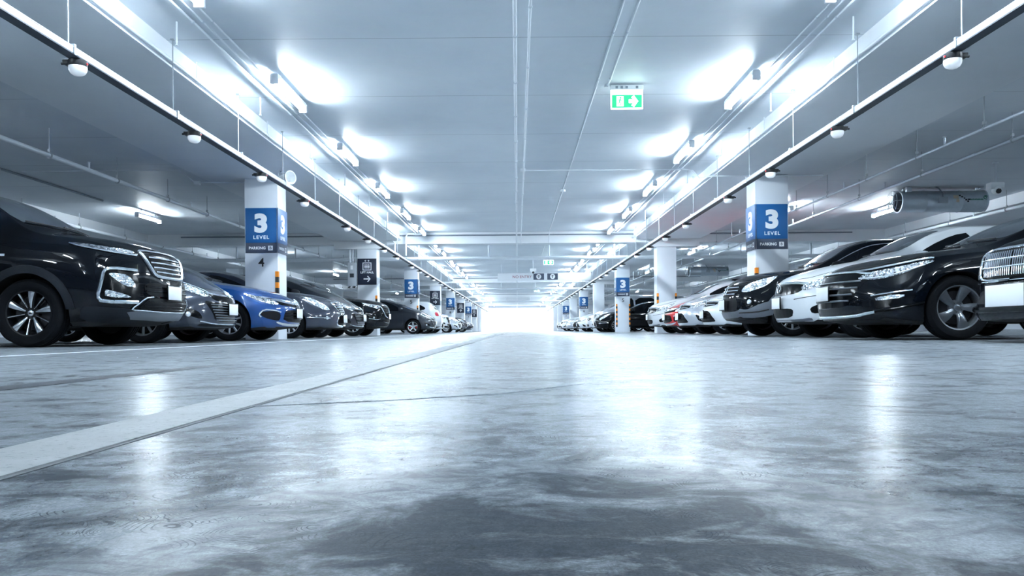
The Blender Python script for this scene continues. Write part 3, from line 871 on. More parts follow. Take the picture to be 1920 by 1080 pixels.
# ------------------------------------------------------------------ cars: body surface
def pchip(pts):
    xs = np.array([p[0] for p in pts], float); ys = np.array([p[1] for p in pts], float)
    n = len(xs)
    if n == 1: return lambda x: ys[0]
    h = np.diff(xs); d = np.diff(ys) / h
    m = np.zeros(n); m[0] = d[0]; m[-1] = d[-1]
    for i in range(1, n - 1):
        if d[i - 1] * d[i] > 0:
            w1, w2 = 2 * h[i] + h[i - 1], h[i] + 2 * h[i - 1]
            m[i] = (w1 + w2) / (w1 / d[i - 1] + w2 / d[i])
    def f(x):
        x = min(max(x, xs[0]), xs[-1]); i = int(min(max(np.searchsorted(xs, x) - 1, 0), n - 2))
        t = (x - xs[i]) / h[i]
        return float((1 + 2 * t) * (1 - t) ** 2 * ys[i] + t * (1 - t) ** 2 * h[i] * m[i] + t * t * (3 - 2 * t) * ys[i + 1] + t * t * (t - 1) * h[i] * m[i + 1])
    return f

LOW_T = [(0, .84), (.05, .915), (.14, .955), (.28, .982), (.45, 1.0), (.62, 1.0), (.78, .992), (.90, .98), (1, .955)]
def car_surface(sp):
    L_ = sp['L']
    top, belt, bot, hw, rc, fr = (pchip(sp[k]) for k in ('top', 'belt', 'bot', 'hw', 'rc', 'fr'))
    F, C = pchip(sp['nose']), pchip(sp['sweep'])
    B, BC = pchip(sp['tail']), sp.get('tailsweep', .22)
    p = sp.get('sweep_p', 2.8); fall = sp.get('fall', 1.1)
    xs = list(np.linspace(0, .42, 15)) + list(np.linspace(.42, L_ - .35, 62))[1:] + list(np.linspace(L_ - .35, L_, 9))[1:]
    w0 = hw(0); w1 = hw(L_)
    verts, faces = [], []
    ring_idx = []
    def deform(x, y, z):
        if x < fall:
            s = (1 - x / fall) ** 2
            x2 = x + (F(z) + C(z) * min(abs(y) / w0, 1.08) ** p) * s
        else: x2 = x
        if x > L_ - .8:
            s = (1 - (L_ - x) / .8) ** 2
            x2 -= (B(z) + BC * min(abs(y) / w1, 1.05) ** 3) * s
        return (x2, y, z)
    halves = []
    for x in xs:
        zb, zt, zl, w, r_, f = bot(x), top(x), belt(x), hw(x), rc(x), fr(x)
        zl = min(zl, zt - .02)
        h = [(0, zb), (w * .4, zb), (w * .72, zb)]
        h += [(w * yf, zb + (zl - zb) * t) for t, yf in LOW_T]
        yb = w * .955; hh = zt - zl; r_ = min(r_, yb - .04)
        for t in (.07, .22, .42, .62, .80, .92): h.append((yb + (r_ - yb) * (t + .22 * t * (1 - t) * -1), zl + f * hh * t))
        for q in (1.0, .975, .93, .86, .74, .58, .40, .2, 0): h.append((r_ * q, zl + f * hh + (1 - f) * hh * (1 - q ** 2.4)))
        halves.append(h)
    n = len(halves[0])
    for x, h in zip(xs, halves):
        ids = []
        for i, (y, z) in enumerate(h):
            a = len(verts); verts.append(deform(x, y, z))
            if y > 1e-6: verts.append(deform(x, -y, z)); ids.append((a, a + 1))
            else: ids.append((a, a))
        ring_idx.append(ids)
    for a, b_ in zip(ring_idx[:-1], ring_idx[1:]):
        for i in range(n - 1):
            faces.append((a[i][0], b_[i][0], b_[i + 1][0], a[i + 1][0]))
            faces.append((a[i][1], a[i + 1][1], b_[i + 1][1], b_[i][1]))
    for x, h, ids, flip in ((xs[0], halves[0], ring_idx[0], 0), (xs[-1], halves[-1], ring_idx[-1], 1)):
        m = 17; rows = []
        for i, (y, z) in enumerate(h):
            if y < 1e-6: rows.append([ids[i][0]] * m); continue
            row = [ids[i][1]]
            for j in range(1, m - 1):
                c = -1 + 2 * j / (m - 1); c = math.copysign(abs(c) ** .8, c)
                row.append(len(verts)); verts.append(deform(x, y * c, z))
            row.append(ids[i][0]); rows.append(row)
        for r1, r2 in zip(rows[:-1], rows[1:]):
            for j in range(m - 1):
                q = [r1[j], r1[j + 1], r2[j + 1], r2[j]]
                q2 = []
                for v in q:
                    if v not in q2: q2.append(v)
                if len(q2) > 2: faces.append(tuple(q2 if not flip else q2[::-1]))
    fs = []
    for f in faces:
        g = []
        for v in f:
            if v not in g: g.append(v)
        if len(g) > 2: fs.append(tuple(g))
    return verts, fs

def chaikin(pts, n, closed=True):
    for _ in range(n):
        out = []
        k = len(pts)
        for i in range(k if closed else k - 1):
            a, b_ = pts[i], pts[(i + 1) % k]
            out.append((a[0] * .78 + b_[0] * .22, a[1] * .78 + b_[1] * .22)); out.append((a[0] * .22 + b_[0] * .78, a[1] * .22 + b_[1] * .78))
        if not closed: out = [pts[0]] + out + [pts[-1]]
        pts = out
    return pts

def resample(pts, step, closed=True):
    out = []; k = len(pts)
    for i in range(k if closed else k - 1):
        a, b_ = Vector(pts[i]), Vector(pts[(i + 1) % k]); m = max(1, int(math.ceil((b_ - a).length / step)))
        for j in range(m): out.append(tuple(a.lerp(b_, j / m)))
    if not closed: out.append(tuple(pts[-1]))
    return out

def inside(p, poly):
    c = False; x, y = p; j = len(poly) - 1
    for i in range(len(poly)):
        xi, yi = poly[i]; xj, yj = poly[j]
        if (yi > y) != (yj > y) and x < (xj - xi) * (y - yi) / (yj - yi + 1e-12) + xi: c = not c
        j = i
    return c

class Car:
    def __init__(s, sp):
        s.sp = sp
        s.v, s.f = car_surface(sp)
        s.bvh = BVHTree.FromPolygons([Vector(v) for v in s.v], s.f)
    def hit(s, u, z, ang, side, frac=None):
        a = R(ang); d = Vector((math.cos(a), -math.sin(a) * side, 0)); ux = Vector((math.sin(a), math.cos(a) * side, 0))
        if ang == 'top': d = Vector((0, 0, -1))
        o = ux * u + Vector((0, 0, z)) - d * 6
        if s.sp.get('rear_view'): pass
        loc, nr, _, _ = s.bvh.ray_cast(o, d)
        if loc is None:
            loc, nr, _, _ = s.bvh.find_nearest(o + d * 5.2)
        if nr.dot(d) > 0: nr = -nr
        return loc, nr
    def hit_rear(s, y, z):
        o = Vector((s.sp['L'] + 3, y, z)); d = Vector((-1, 0, 0))
        loc, nr, _, _ = s.bvh.ray_cast(o, d)
        if loc is None: loc, nr, _, _ = s.bvh.find_nearest(o + d * 3)
        if nr.dot(d) > 0: nr = -nr
        return loc, nr
    def H(s, u, z, ang, side):
        return s.hit_rear(u * side, z) if ang == 180 else s.hit(u, z, ang, side)
    def patch(s, mb, poly, ang, side, off=.004, thick=.012, step=.03, rnd=1, mi=0):
        poly = chaikin(list(poly), rnd) if rnd else list(poly)
        out = resample(poly, step)
        xs = [p[0] for p in out]; zs = [p[1] for p in out]
        pts = list(out); no = len(out)
        nx = int((max(xs) - min(xs)) / step) + 1; nz = int((max(zs) - min(zs)) / step) + 1
        for i in range(1, nx):
            for j in range(1, nz):
                q = (min(xs) + i * step, min(zs) + j * step)
                if inside(q, out) and min((q[0] - a) ** 2 + (q[1] - b_) ** 2 for a, b_ in out) > (step * .45) ** 2: pts.append(q)
        res = delaunay_2d_cdt([Vector(q) for q in pts], [(i, (i + 1) % no) for i in range(no)], [], 1, 1e-6)
        vo, fo, oi = res[0], res[2], res[3]
        top_ = []
        for q in vo:
            loc, nr = s.H(q[0], q[1], ang, side); top_.append(loc + nr * off)
        base = len(mb.v)
        # rim: map outline ids to the new ids
        omap = {}
        for ni, src in enumerate(oi):
            for k in src:
                if k < no: omap[k] = ni
        vs = list(top_); fs = [tuple(f) for f in fo]
        rim = [omap[i] for i in range(no) if i in omap]
        low0 = len(vs)
        for i in rim:
            q = vo[i]; loc, nr = s.H(q[0], q[1], ang, side); vs.append(loc + nr * (off - thick))
        k = len(rim)
        for i in range(k): fs.append((rim[i], rim[(i + 1) % k], low0 + (i + 1) % k, low0 + i))
        mb.add(vs, fs, mi)
    def strip(s, mb, pts, ang, side, r=.008, off=.004, step=.03, n=8, mi=0, rnd=1, closed=False):
        pts = chaikin(list(pts), rnd, closed) if rnd else list(pts)
        pts = resample(pts, step, closed)
        if closed: pts.append(pts[0])
        path = []
        for q in pts:
            loc, nr = s.H(q[0], q[1], ang, side); path.append(loc + nr * off)
        if closed: path.append(path[1])
        mb.tube(path, r, n, mi)

# ------------------------------------------------------------------ wheels
_wheels = {}
def wheel_meshes(r, w, style):
    key = (r, w, style)
    if key in _wheels: return _wheels[key]
    rr = r * .70
    if style in ('five_wide', 'turbine'): rr = r * .715
    h = w / 2
    t = MB()
    prof = [(rr - .012, -h * .80), (rr + .004, -h * .96), (rr + (r - rr) * .35, -h * 1.06), (rr + (r - rr) * .70, -h * 1.04), (r - .022, -h * .93), (r - .006, -h * .80)]
    tread = []
    for g in (-.42, 0, .42):
        tread += [(r, h * (g - .12)), (r - .009, h * (g - .09)), (r - .009, h * (g + .09)), (r, h * (g + .12))]
    prof += [(r - .001, -h * .68)] + tread + [(r - .001, h * .68)]
    prof += [(q, -y) for q, y in [(rr - .012, -h * .80), (rr + .004, -h * .96), (rr + (r - rr) * .35, -h * 1.06), (rr + (r - rr) * .70, -h * 1.04), (r - .022, -h * .93), (r - .006, -h * .80)]][::-1]
    t.lathe(prof, 56, 'Y', closed=True)
    tyre = t.mesh('tyre', 'tyre_rubber', 40)
    # rim: outer face toward +y
    b = MB(); yo = h * .80
    b.lathe([(rr - .012, -h * .8), (rr - .02, -h * .4), (rr - .035, 0), (rr - .03, yo * .6), (rr - .022, yo - .012), (rr - .022, yo), (rr + .004, yo + .008), (rr + .012, yo - .004), (rr + .004, yo - .016), (rr - .008, yo - .02)], 48, 'Y', cap=False)
    b.lathe([(.001, -h * .05), (rr - .03, -h * .05), (rr - .03, -h * .12), (.001, -h * .12)], 40, 'Y', mi=1)
    b.lathe([(.001, h * .10), (rr * .72, h * .10), (rr * .74, h * .06), (rr * .70, h * .0), (.001, h * .0)], 36, 'Y', mi=2)
    hub_y = yo - .030
    b.lathe([(.001, hub_y + .004), (.026, hub_y + .004), (.032, hub_y), (.034, hub_y - .012)], 20, 'Y', mi=4)
    if style == 'ten_split': b.prism([(-.018, -.006), (-.006, -.006), (-.004, -.009), (.008, -.009), (.010, -.002), (.019, -.001), (.019, .006), (.008, .006), (.006, .009), (-.006, .009), (-.008, .003), (-.019, .002)], hub_y + .004, hub_y + .006, 3)
    b.lathe([(.001, hub_y - .010), (.072, hub_y - .012), (.082, hub_y - .022), (.086, h * .12)], 24, 'Y', mi=3)
    def spoke(a0, w_in, w_out, r_in, r_out, mi, skew=0.0, y_in=hub_y - .008, y_out=yo - .008, depth=.03, bulge=.0):
        vs = []
        for t_ in np.linspace(0, 1, 7):
            q = r_in + (r_out - r_in) * t_; a = a0 + skew * t_; ww = (w_in + (w_out - w_in) * t_) / 2
            y = y_in + (y_out - y_in) * t_ + bulge * math.sin(PI * t_)
            u = Vector((math.cos(a), 0, math.sin(a))); s_ = Vector((-math.sin(a), 0, math.cos(a)))
            for sg, yy in ((-1, y - .004), (-.6, y), (.6, y), (1, y - .004), (.9, y - depth), (-.9, y - depth)):
                p = u * q + s_ * (ww * sg); vs.append((p.x, yy, p.z))
        fs = []
        for i in range(6):
            for j in range(6): fs.append((i * 6 + j, i * 6 + (j + 1) % 6, (i + 1) * 6 + (j + 1) % 6, (i + 1) * 6 + j))
        fs += [tuple(range(6))[::-1], tuple(range(36, 42))]
        b.add(vs, fs, mi)
    R0 = .045
    if style == 'ten_split':
        for k in range(5):
            a = PI / 2 + k * 2 * PI / 5 + .12
            spoke(a, .030, .095, R0, rr - .012, 3, bulge=.006, depth=.035)
            spoke(a - .05, .014, .070, rr * .22, rr - .014, 4, skew=.05, y_in=hub_y, y_out=yo - .004, depth=.012, bulge=.010)
            spoke(a + PI / 5, .018, .026, R0, rr - .02, 3, depth=.03)
            spoke(a + PI / 5, .010, .017, rr * .24, rr - .02, 4, y_in=hub_y, y_out=yo - .003, depth=.01)
        mats = ['rim_dark', 'rim_dark', 'brake_steel', 'rim_dark', 'rim_machined']
    elif style == 'turbine':
        for k in range(5):
            a = PI / 2 + k * 2 * PI / 5 + .25
            spoke(a, .050, .135, R0, rr - .010, 3, skew=.16, depth=.03, bulge=.004)
            spoke(a + .02, .030, .112, rr * .26, rr - .012, 4, skew=.16, y_in=hub_y - .002, y_out=yo - .003, depth=.012, bulge=.010)
        mats = ['rim_silver', 'rim_dark', 'brake_steel', 'rim_grey', 'rim_grey']
    elif style == 'star':
        for k in range(5):
            a = PI / 2 + k * 2 * PI / 5
            spoke(a, .058, .040, R0, rr - .01, 4, depth=.035, bulge=.006)
        b.rbox(.10, .17, h * .02, h * .30, -.06, .06, .01, 5); b.rbox(-.17, -.10, h * .02, h * .30, -.06, .06, .01, 5)
        mats = ['rim_machined', 'rim_dark', 'brake_steel', 'rim_grey', 'rim_machined', 'brake_red']
    else:
        nsp = 10 if style == 'multi' else 7
        for k in range(nsp):
            a = PI / 2 + k * 2 * PI / nsp
            spoke(a, .022, .034 if nsp == 10 else .05, R0, rr - .015, 0, depth=.03, bulge=.004)
        mats = ['rim_silver', 'rim_dark', 'brake_steel', 'rim_silver', 'rim_silver']
    for k in range(5):
        a = PI / 2 + k * 2 * PI / 5 + PI / 5
        b.lathe([(.001, hub_y - .008), (.008, hub_y - .010), (.009, hub_y - .02)], 8, 'Y', (.055 * math.cos(a), 0, .055 * math.sin(a)), 2)
    rim = b.mesh('rim', mats, 40)
    # exact normals by group: recalc can flip open pieces, harmless here
    _wheels[key] = (tyre, rim)
    return _wheels[key]

CUT_N = 44
def make_car(name, sp, label, group=None, cat='car', detail=2):
    """Builds one car as an Empty at its nose on the floor with the body and its parts as children. Local x runs back from the nose."""
    car = Car(sp); root = empty(name); tag(root, label, cat, group)
    paint = sp['paint']; L_ = sp['L']; r = sp['r']; tw = sp.get('tw', .215); track = sp['hwid'] - sp.get('inset', .03) - tw / 2
    # body with cut wheel arches
    me = bpy.data.meshes.new('body'); me.from_pydata(car.v, [], car.f); me.update()
    bm = bmesh.new(); bm.from_mesh(me); bmesh.ops.remove_doubles(bm, verts=bm.verts, dist=1e-5); bmesh.ops.recalc_face_normals(bm, faces=bm.faces)
    for f in bm.faces: f.material_index = 1 if (f.normal.z < -.75 and f.calc_center_median().z < .45) else 0
    bm.to_mesh(me); bm.free()
    me.materials.append(M[paint]); me.materials.append(M['underbody'])
    tmp = bpy.data.objects.new('tmp', me); COL.objects.link(tmp)
    cut = MB(); ra = r + sp.get('gap', .055)
    for xw in sp['wheels']:
        for s in (-1, 1):
            y0, y1 = sorted((s * (sp['hwid'] - tw - .16), s * (sp['hwid'] + .3)))
            cut.lathe([(ra, y0), (ra, y1)], CUT_N, 'Y', (xw, 0, r + .005))
    cme = bpy.data.meshes.new('cut'); cme.from_pydata(cut.v, [], cut.f); cme.update()
    bm = bmesh.new(); bm.from_mesh(cme); bmesh.ops.recalc_face_normals(bm, faces=bm.faces); bm.to_mesh(cme); bm.free()
    cme.materials.append(M['underbody'])
    cobj = bpy.data.objects.new('cut', cme); COL.objects.link(cobj)
    md = tmp.modifiers.new('b', 'BOOLEAN'); md.operation = 'DIFFERENCE'; md.solver = 'EXACT'; md.object = cobj; md.material_mode = 'TRANSFER'
    dg = bpy.context.evaluated_depsgraph_get(); dg.update()
    bme = bpy.data.meshes.new_from_object(tmp.evaluated_get(dg))
    bpy.data.objects.remove(tmp); bpy.data.objects.remove(cobj); bpy.data.meshes.remove(me); bpy.data.meshes.remove(cme)
    bme.name = 'body'; bme.shade_smooth(); bme.set_sharp_from_angle(angle=R(sp.get('sharp', 50)))
    put(bme, 'body', root)
    # wheels
    for i, xw in enumerate(sp['wheels']):
        tyre, rim = wheel_meshes(r, tw, sp.get('rim', 'multi'))
        for s in (-1, 1):
            w = put(tyre, 'wheel', root, (xw, s * track, r)); 
            w.rotation_euler.z = 0 if s > 0 else PI
            put(rim, 'rim', w)
    made = {}
    def sides(k): return {'both': (1, -1), 'p': (1,), 'n': (-1,), 'sym': (1,)}[k]
    def emit(nm, m, par, fn, sd):
        for s in sides(sd):
            mb = MB(); fn(mb, s)
            p_ = made.get((par, s)) or made.get((par, 1)) or root
            o = mb.build(nm, m, p_)
            made.setdefault((nm, s), o); made[(nm, s)] = o
    for ft in sp['features']:
        k = ft[0]
        if k == 'patch':
            _, nm, m, ang, sd, poly = ft[:6]; o = ft[6] if len(ft) > 6 else {}
            if sd == 'sym': poly = list(poly) + [(-a, b_) for a, b_ in poly[::-1] if abs(a) > 1e-4]
            emit(nm, m, o.get('par'), lambda mb, s: car.patch(mb, poly, ang, s, o.get('off', .004), o.get('thick', .012), o.get('step', .03), o.get('rnd', 1)), sd)
        elif k == 'strip':
            _, nm, m, ang, sd, lines = ft[:6]; o = ft[6] if len(ft) > 6 else {}
            if sd == 'sym': lines = [[(-a, b_) for a, b_ in ln[::-1] if abs(a) > 1e-4] + list(ln) for ln in lines] if not o.get('closed') else [list(ln) + [(-a, b_) for a, b_ in ln[::-1] if abs(a) > 1e-4] for ln in lines]
            def fn(mb, s):
                for ln in lines: car.strip(mb, ln, ang, s, o.get('r', .008), o.get('off', .004), o.get('step', .03), 8, 0, o.get('rnd', 1), o.get('closed', False))
            emit(nm, m, o.get('par'), fn, sd)
        elif k == 'ball':      # lamp bowls and badges: short turned shapes set on the surface
            _, nm, m, ang, sd, spots = ft[:6]; o = ft[6] if len(ft) > 6 else {}
            for spot in spots:
                def fn(mb, s, spot=spot):
                    u, z, rad = spot
                    loc, nr = car.H(u, z, ang, s)
                    q = MB(); q.lathe([(rad, -.008), (rad, .006), (rad * .86, .012), (rad * .8, .004), (rad * .5, .010), (.001, .014)], 18, 'Z')
                    rot = nr.to_track_quat('Z', 'Y')
                    mb.add([rot @ Vector(v) + loc + nr * o.get('off', .004) for v in q.v], q.f)
                emit(nm, m, o.get('par'), fn, sd)
        elif k == 'ring':
            _, nm, m, ang, sd, (u, z, ru, rz_) = ft[:6]; o = ft[6] if len(ft) > 6 else {}
            emit(nm, m, o.get('par'), lambda mb, s: car.strip(mb, [(u + ru * math.cos(t_ * PI / 12), z + rz_ * math.sin(t_ * PI / 12)) for t_ in range(24)], ang, s, o.get('r', .008), o.get('off', .006), .02, 8, 0, 0, True), sd)
        elif k == 'plate':
            _, y, z, w_, h_ = ft[:5]; o = ft[5] if len(ft) > 5 else {}
            loc, nr = car.H(y, z, 180 if o.get('rear') else 0, 1)
            sg = 1 if o.get('rear') else -1; x = loc.x + sg * o.get('off', .02)
            fb = MB(); fb.rbox(x - .008, x + .008, y - w_ / 2 - .014, y + w_ / 2 + .014, z - h_ / 2 - .014, z + h_ / 2 + .014, .004)
            fo = fb.build('plate_holder', o.get('holder', 'gloss_black'), root)
            pb = MB(); pb.rbox(x + sg * .007 - .003, x + sg * .007 + .003, y - w_ / 2, y + w_ / 2, z - h_ / 2, z + h_ / 2, .002)
            po = pb.build('number_plate', 'plate_white', fo)
        elif k == 'mirror':
            _, x, z, reach = ft[:4]; m = ft[4] if len(ft) > 4 else paint
            for s in (1, -1):
                loc, nr = car.hit(x, z, 90, s)
                y = loc.y; mb = MB()
                prof = []
                n1 = 14
                for i_, (dx, sc) in enumerate(((-.10, .35), (-.075, .75), (-.02, 1.0), (.05, 1.0), (.075, .93))):
                    for j in range(n1):
                        a = 2 * PI * j / n1
                        cy, cz = math.cos(a), math.sin(a); cy = math.copysign(abs(cy) ** .7, cy); cz = math.copysign(abs(cz) ** .7, cz)
                        prof.append((x + dx, y + s * (reach * .62 + cy * reach * .42 * sc), z + .075 + cz * .07 * sc))
                fs = [(a * n1 + j, a * n1 + (j + 1) % n1, (a + 1) * n1 + (j + 1) % n1, (a + 1) * n1 + j) for a in range(4) for j in range(n1)]
                fs += [tuple(range(n1)), tuple(range(4 * n1, 5 * n1))]
                mb.add(prof, fs)
                mb.tube([(x, y - s * .03, z + .01), (x, y + s * reach * .3, z + .04)], .025, 8)
                o_ = mb.build('mirror', m, root)
        elif k == 'wiper':
            for y0, y1 in ((-.55, .02), (.05, .58)):
                mb = MB(); pts = []
                for t_ in np.linspace(0, 1, 8):
                    loc, nr = car.hit(y0 + (y1 - y0) * t_, ft[1] + .03 * t_, 0, 1); pts.append(loc + nr * .014)
                mb.tube(pts, .007, 6); mb.build('wiper', 'black_plastic', root)
    return root

def recolour(root, paint, label, name=None):
    """Copies a finished car; copies share their meshes, the body takes its own paint."""
    c = dup(root)
    c['label'] = label
    if name: c.name = name
    old = None
    for ch in c.children:
        if ch.name.split('.')[0] in ('body', 'mirror', 'spoiler'):
            ch.material_slots[0].link = 'OBJECT'; ch.material_slots[0].material = M[paint]
    return c

def park(root, side, nose, y, turn=0, reverse=False):
    """side -1: the left row, noses pointing to +x; side 1: the right row."""
    L_ = root.get('length', 4.5)
    if not reverse:
        root.location = (side * nose, y, 0); root.rotation_euler.z = (PI if side < 0 else 0) + R(turn)
    else:
        root.location = (side * (nose + L_), y, 0); root.rotation_euler.z = (0 if side < 0 else PI) + R(turn)

# ------------------------------------------------------------------ cars: the models
def glass_set(sp, ws, sides_, rear=None, ws_opts=None):
    zl = min(q[1] for q in ws); ws = [(a, b_ + (.035 if b_ < zl + .12 else 0)) for a, b_ in ws]
    f = [('patch', 'windscreen', 'windscreen_glass', 0, 'sym', ws, dict(off=.003, step=.045, rnd=1))]
    for q in sides_: f.append(('patch', 'side_window', 'tinted_glass', 90, 'both', q, dict(off=.003, step=.045, rnd=1)))
    if rear: f.append(('patch', 'rear_window', 'tinted_glass', 180, 'sym', rear, dict(off=.003, step=.05, rnd=1)))
    return f

def arch_band(x, r, w, z0, x0=None):
    """Wheel-arch moulding outline in side view: a ring sector above z0."""
    zc = r + .005; o = []
    ri = r + .050; ro = ri + w
    a0 = math.asin(max(-1, min(1, (z0 - zc) / ro)))
    for t_ in np.linspace(a0, PI - a0, 22): o.append((x + ro * math.cos(t_), zc + ro * math.sin(t_)))
    a1 = math.asin(max(-1, min(1, (z0 - zc) / ri)))
    for t_ in np.linspace(PI - a1, a1, 22): o.append((x + ri * math.cos(t_), zc + ri * math.sin(t_)))
    return o

# --- big black off-roader with chrome trimmed grille (near left)
def spec_suv():
    sp = dict(L=4.70, hwid=.92, r=.362, tw=.235, wheels=(1.12, 3.82), rim='ten_split', paint='paint_black', gap=.07, sharp=60,
        top=[(0, 1.03), (.05, 1.08), (.15, 1.125), (.35, 1.175), (.7, 1.23), (1.05, 1.28), (1.18, 1.335), (1.95, 1.735), (2.35, 1.795), (3.3, 1.78), (4.1, 1.72), (4.45, 1.42), (4.60, 1.05), (4.70, .95)],
        belt=[(0, .93), (.15, 1.01), (.4, 1.055), (.9, 1.09), (1.4, 1.12), (2.6, 1.13), (4.2, 1.16), (4.5, 1.0), (4.66, .85)],
        bot=[(0, .30), (.3, .24), (.7, .22), (4.0, .24), (4.66, .36)],
        hw=[(0, .84), (.2, .885), (.5, .91), (1.0, .92), (4.0, .92), (4.45, .89), (4.66, .83)],
        rc=[(0, .66), (.3, .70), (1.2, .72), (1.5, .69), (2.3, .60), (4.0, .58), (4.66, .62)],
        fr=[(0, .62), (1.15, .62), (1.5, .84), (2.3, .90), (4.1, .90), (4.66, .7)],
        nose=[(.22, .17), (.34, .06), (.48, .0), (.62, .0), (.75, .015), (.95, .05), (1.04, .09), (1.15, .16)],
        sweep=[(.2, .26), (.6, .27), (.9, .30), (1.1, .34)], sweep_p=3.0,
        tail=[(.3, .08), (.6, 0), (.9, .02), (1.1, .06)])
    f = glass_set(sp, [(0, 1.715), (.40, 1.71), (.55, 1.685), (.68, 1.325), (.40, 1.322), (0, 1.32)],
        [[(1.62, 1.15), (2.0, 1.46), (2.25, 1.59), (2.62, 1.65), (2.66, 1.14)], [(2.73, 1.14), (2.69, 1.655), (3.3, 1.66), (3.55, 1.64), (3.6, 1.15)], [(3.66, 1.16), (3.62, 1.62), (4.05, 1.50), (4.2, 1.22), (4.1, 1.17)]])
    f += [
        ('patch', 'wheel_arch_trim', 'cladding', 90, 'both', arch_band(1.12, .362, .085, .40), dict(off=.012, thick=.03, rnd=0, step=.035)),
        ('patch', 'wheel_arch_trim', 'cladding', 90, 'both', arch_band(3.82, .362, .085, .40), dict(off=.012, thick=.03, rnd=0, step=.035)),
        ('patch', 'sill_trim', 'cladding', 90, 'both', [(1.58, .27), (3.36, .27), (3.36, .40), (1.58, .40)], dict(off=.012, thick=.03, step=.06)),
        # upper lamp line and grille
        ('patch', 'upper_grille', 'gloss_black', 0, 'sym', [(0, 1.045), (.40, 1.04), (.455, 1.02), (.44, .96), (.36, .83), (.30, .795), (0, .785)], dict(off=.004, step=.03)),
        ('strip', 'grille_slat', 'chrome', 0, 'sym', [[(0, .990), (.385, .985)], [(0, .935), (.375, .93)], [(0, .880), (.345, .878)], [(0, .83), (.31, .83)]], dict(r=.010, off=.012, par='upper_grille')),
        ('strip', 'grille_surround', 'satin_chrome', 0, 'sym', [[(0, .770), (.29, .775), (.355, .805), (.43, .93), (.470, 1.025)]], dict(r=.021, off=.008, par='upper_grille')),
        ('strip', 'grille_top_bar', 'satin_chrome', 0, 'sym', [[(0, 1.062), (.42, 1.055), (.47, 1.035)]], dict(r=.011, off=.010, par='upper_grille')),
        ('patch', 'headlight', 'lamp_reflector', 45, 'both', [(.50, 1.045), (.62, 1.055), (.80, 1.075), (1.02, 1.105), (1.085, 1.105), (1.03, 1.075), (.86, 1.04), (.64, 1.010), (.50, 1.005)], dict(off=.006, step=.02)),
        ('strip', 'lamp_trim', 'chrome', 45, 'both', [[(1.09, 1.095), (1.03, 1.065), (.86, 1.030), (.64, .998), (.48, .990)]], dict(r=.008, off=.010)),
        # lower lamp frame
        ('patch', 'lamp_recess', 'gloss_black', 45, 'both', [(.52, .80), (.82, .815), (.86, .78), (.855, .56), (.80, .50), (.50, .50), (.44, .60)], dict(off=.005, step=.03)),
        ('patch', 'headlamp_unit', 'lamp_reflector_bright', 45, 'both', [(.60, .775), (.78, .785), (.80, .765), (.64, .645), (.50, .64)], dict(off=.010, step=.02, par='lamp_recess')),
        ('patch', 'fog_lamp', 'lamp_reflector_bright', 45, 'both', [(.62, .555), (.80, .600), (.83, .60), (.83, .525), (.56, .525)], dict(off=.010, step=.02, par='lamp_recess')),
        ('strip', 'lamp_frame', 'chrome', 45, 'both', [[(.50, .825), (.77, .838), (.835, .812), (.86, .69), (.895, .53), (.85, .478), (.50, .478)]], dict(r=.020, off=.010, par='lamp_recess')),
        # bumper
        ('patch', 'middle_grille', 'mesh_black', 0, 'sym', [(0, .69), (.42, .70), (.52, .67), (.50, .575), (.36, .55), (0, .55)], dict(off=.006)),
        ('strip', 'grille_bar', 'gloss_black', 0, 'sym', [[(0, .65), (.50, .655)], [(0, .60), (.50, .605)]], dict(r=.010, off=.010, par='middle_grille')),
        ('patch', 'lower_grille', 'mesh_black', 0, 'sym', [(0, .53), (.42, .53), (.50, .49), (.60, .395), (0, .385)], dict(off=.006)),
        ('strip', 'grille_bar', 'gloss_black', 0, 'sym', [[(0, .49), (.47, .488)], [(0, .445), (.52, .445)], [(0, .41), (.56, .412)]], dict(r=.007, off=.010, par='lower_grille')),
        ('patch', 'bumper_skirt', 'cladding', 45, 'both', [(.40, .40), (.72, .41), (.92, .43), (1.02, .43), (1.02, .28), (.70, .25), (.40, .26)], dict(off=.008)),
        ('patch', 'skid_plate', 'cladding_grey', 0, 'sym', [(0, .375), (.60, .385), (.68, .37), (.60, .30), (0, .285)], dict(off=.012, rnd=0)),
        ('strip', 'skid_trim', 'satin_chrome', 0, 'sym', [[(0, .38), (.60, .392), (.66, .405), (.52, .525), (.40, .54)]], dict(r=.009, off=.012)),
        ('plate', 0, .60, .34, .155, dict(off=.035)),
        ('ball', 'signal_stud', 'lamp_pearl', 90, 'both', [(1.62, 1.03, .018)]),
        ('strip', 'door_seam', 'seam', 90, 'both', [[(1.60, 1.12), (1.50, .95), (1.48, .45)], [(2.68, 1.12), (2.68, .45)]], dict(r=.004, off=.0)),
        ('patch', 'fender_vent', 'chrome', 90, 'both', [(1.34, .985), (1.58, .985), (1.58, .965), (1.34, .960)], dict(off=.006, step=.02, rnd=0)),
        ('strip', 'door_handle', 'chrome', 90, 'both', [[(2.38, .98), (2.60, .985)], [(3.28, .985), (3.46, .99)]], dict(r=.014, off=.02)),
        ('mirror', 1.72, 1.13, .22), ('wiper', 1.335),
        ('strip', 'roof_rail', 'satin_chrome', 90, 'both', [[(2.3, 1.715), (3.2, 1.73), (4.0, 1.70)]], dict(r=.018, off=.03))]
    sp['features'] = f
    return sp

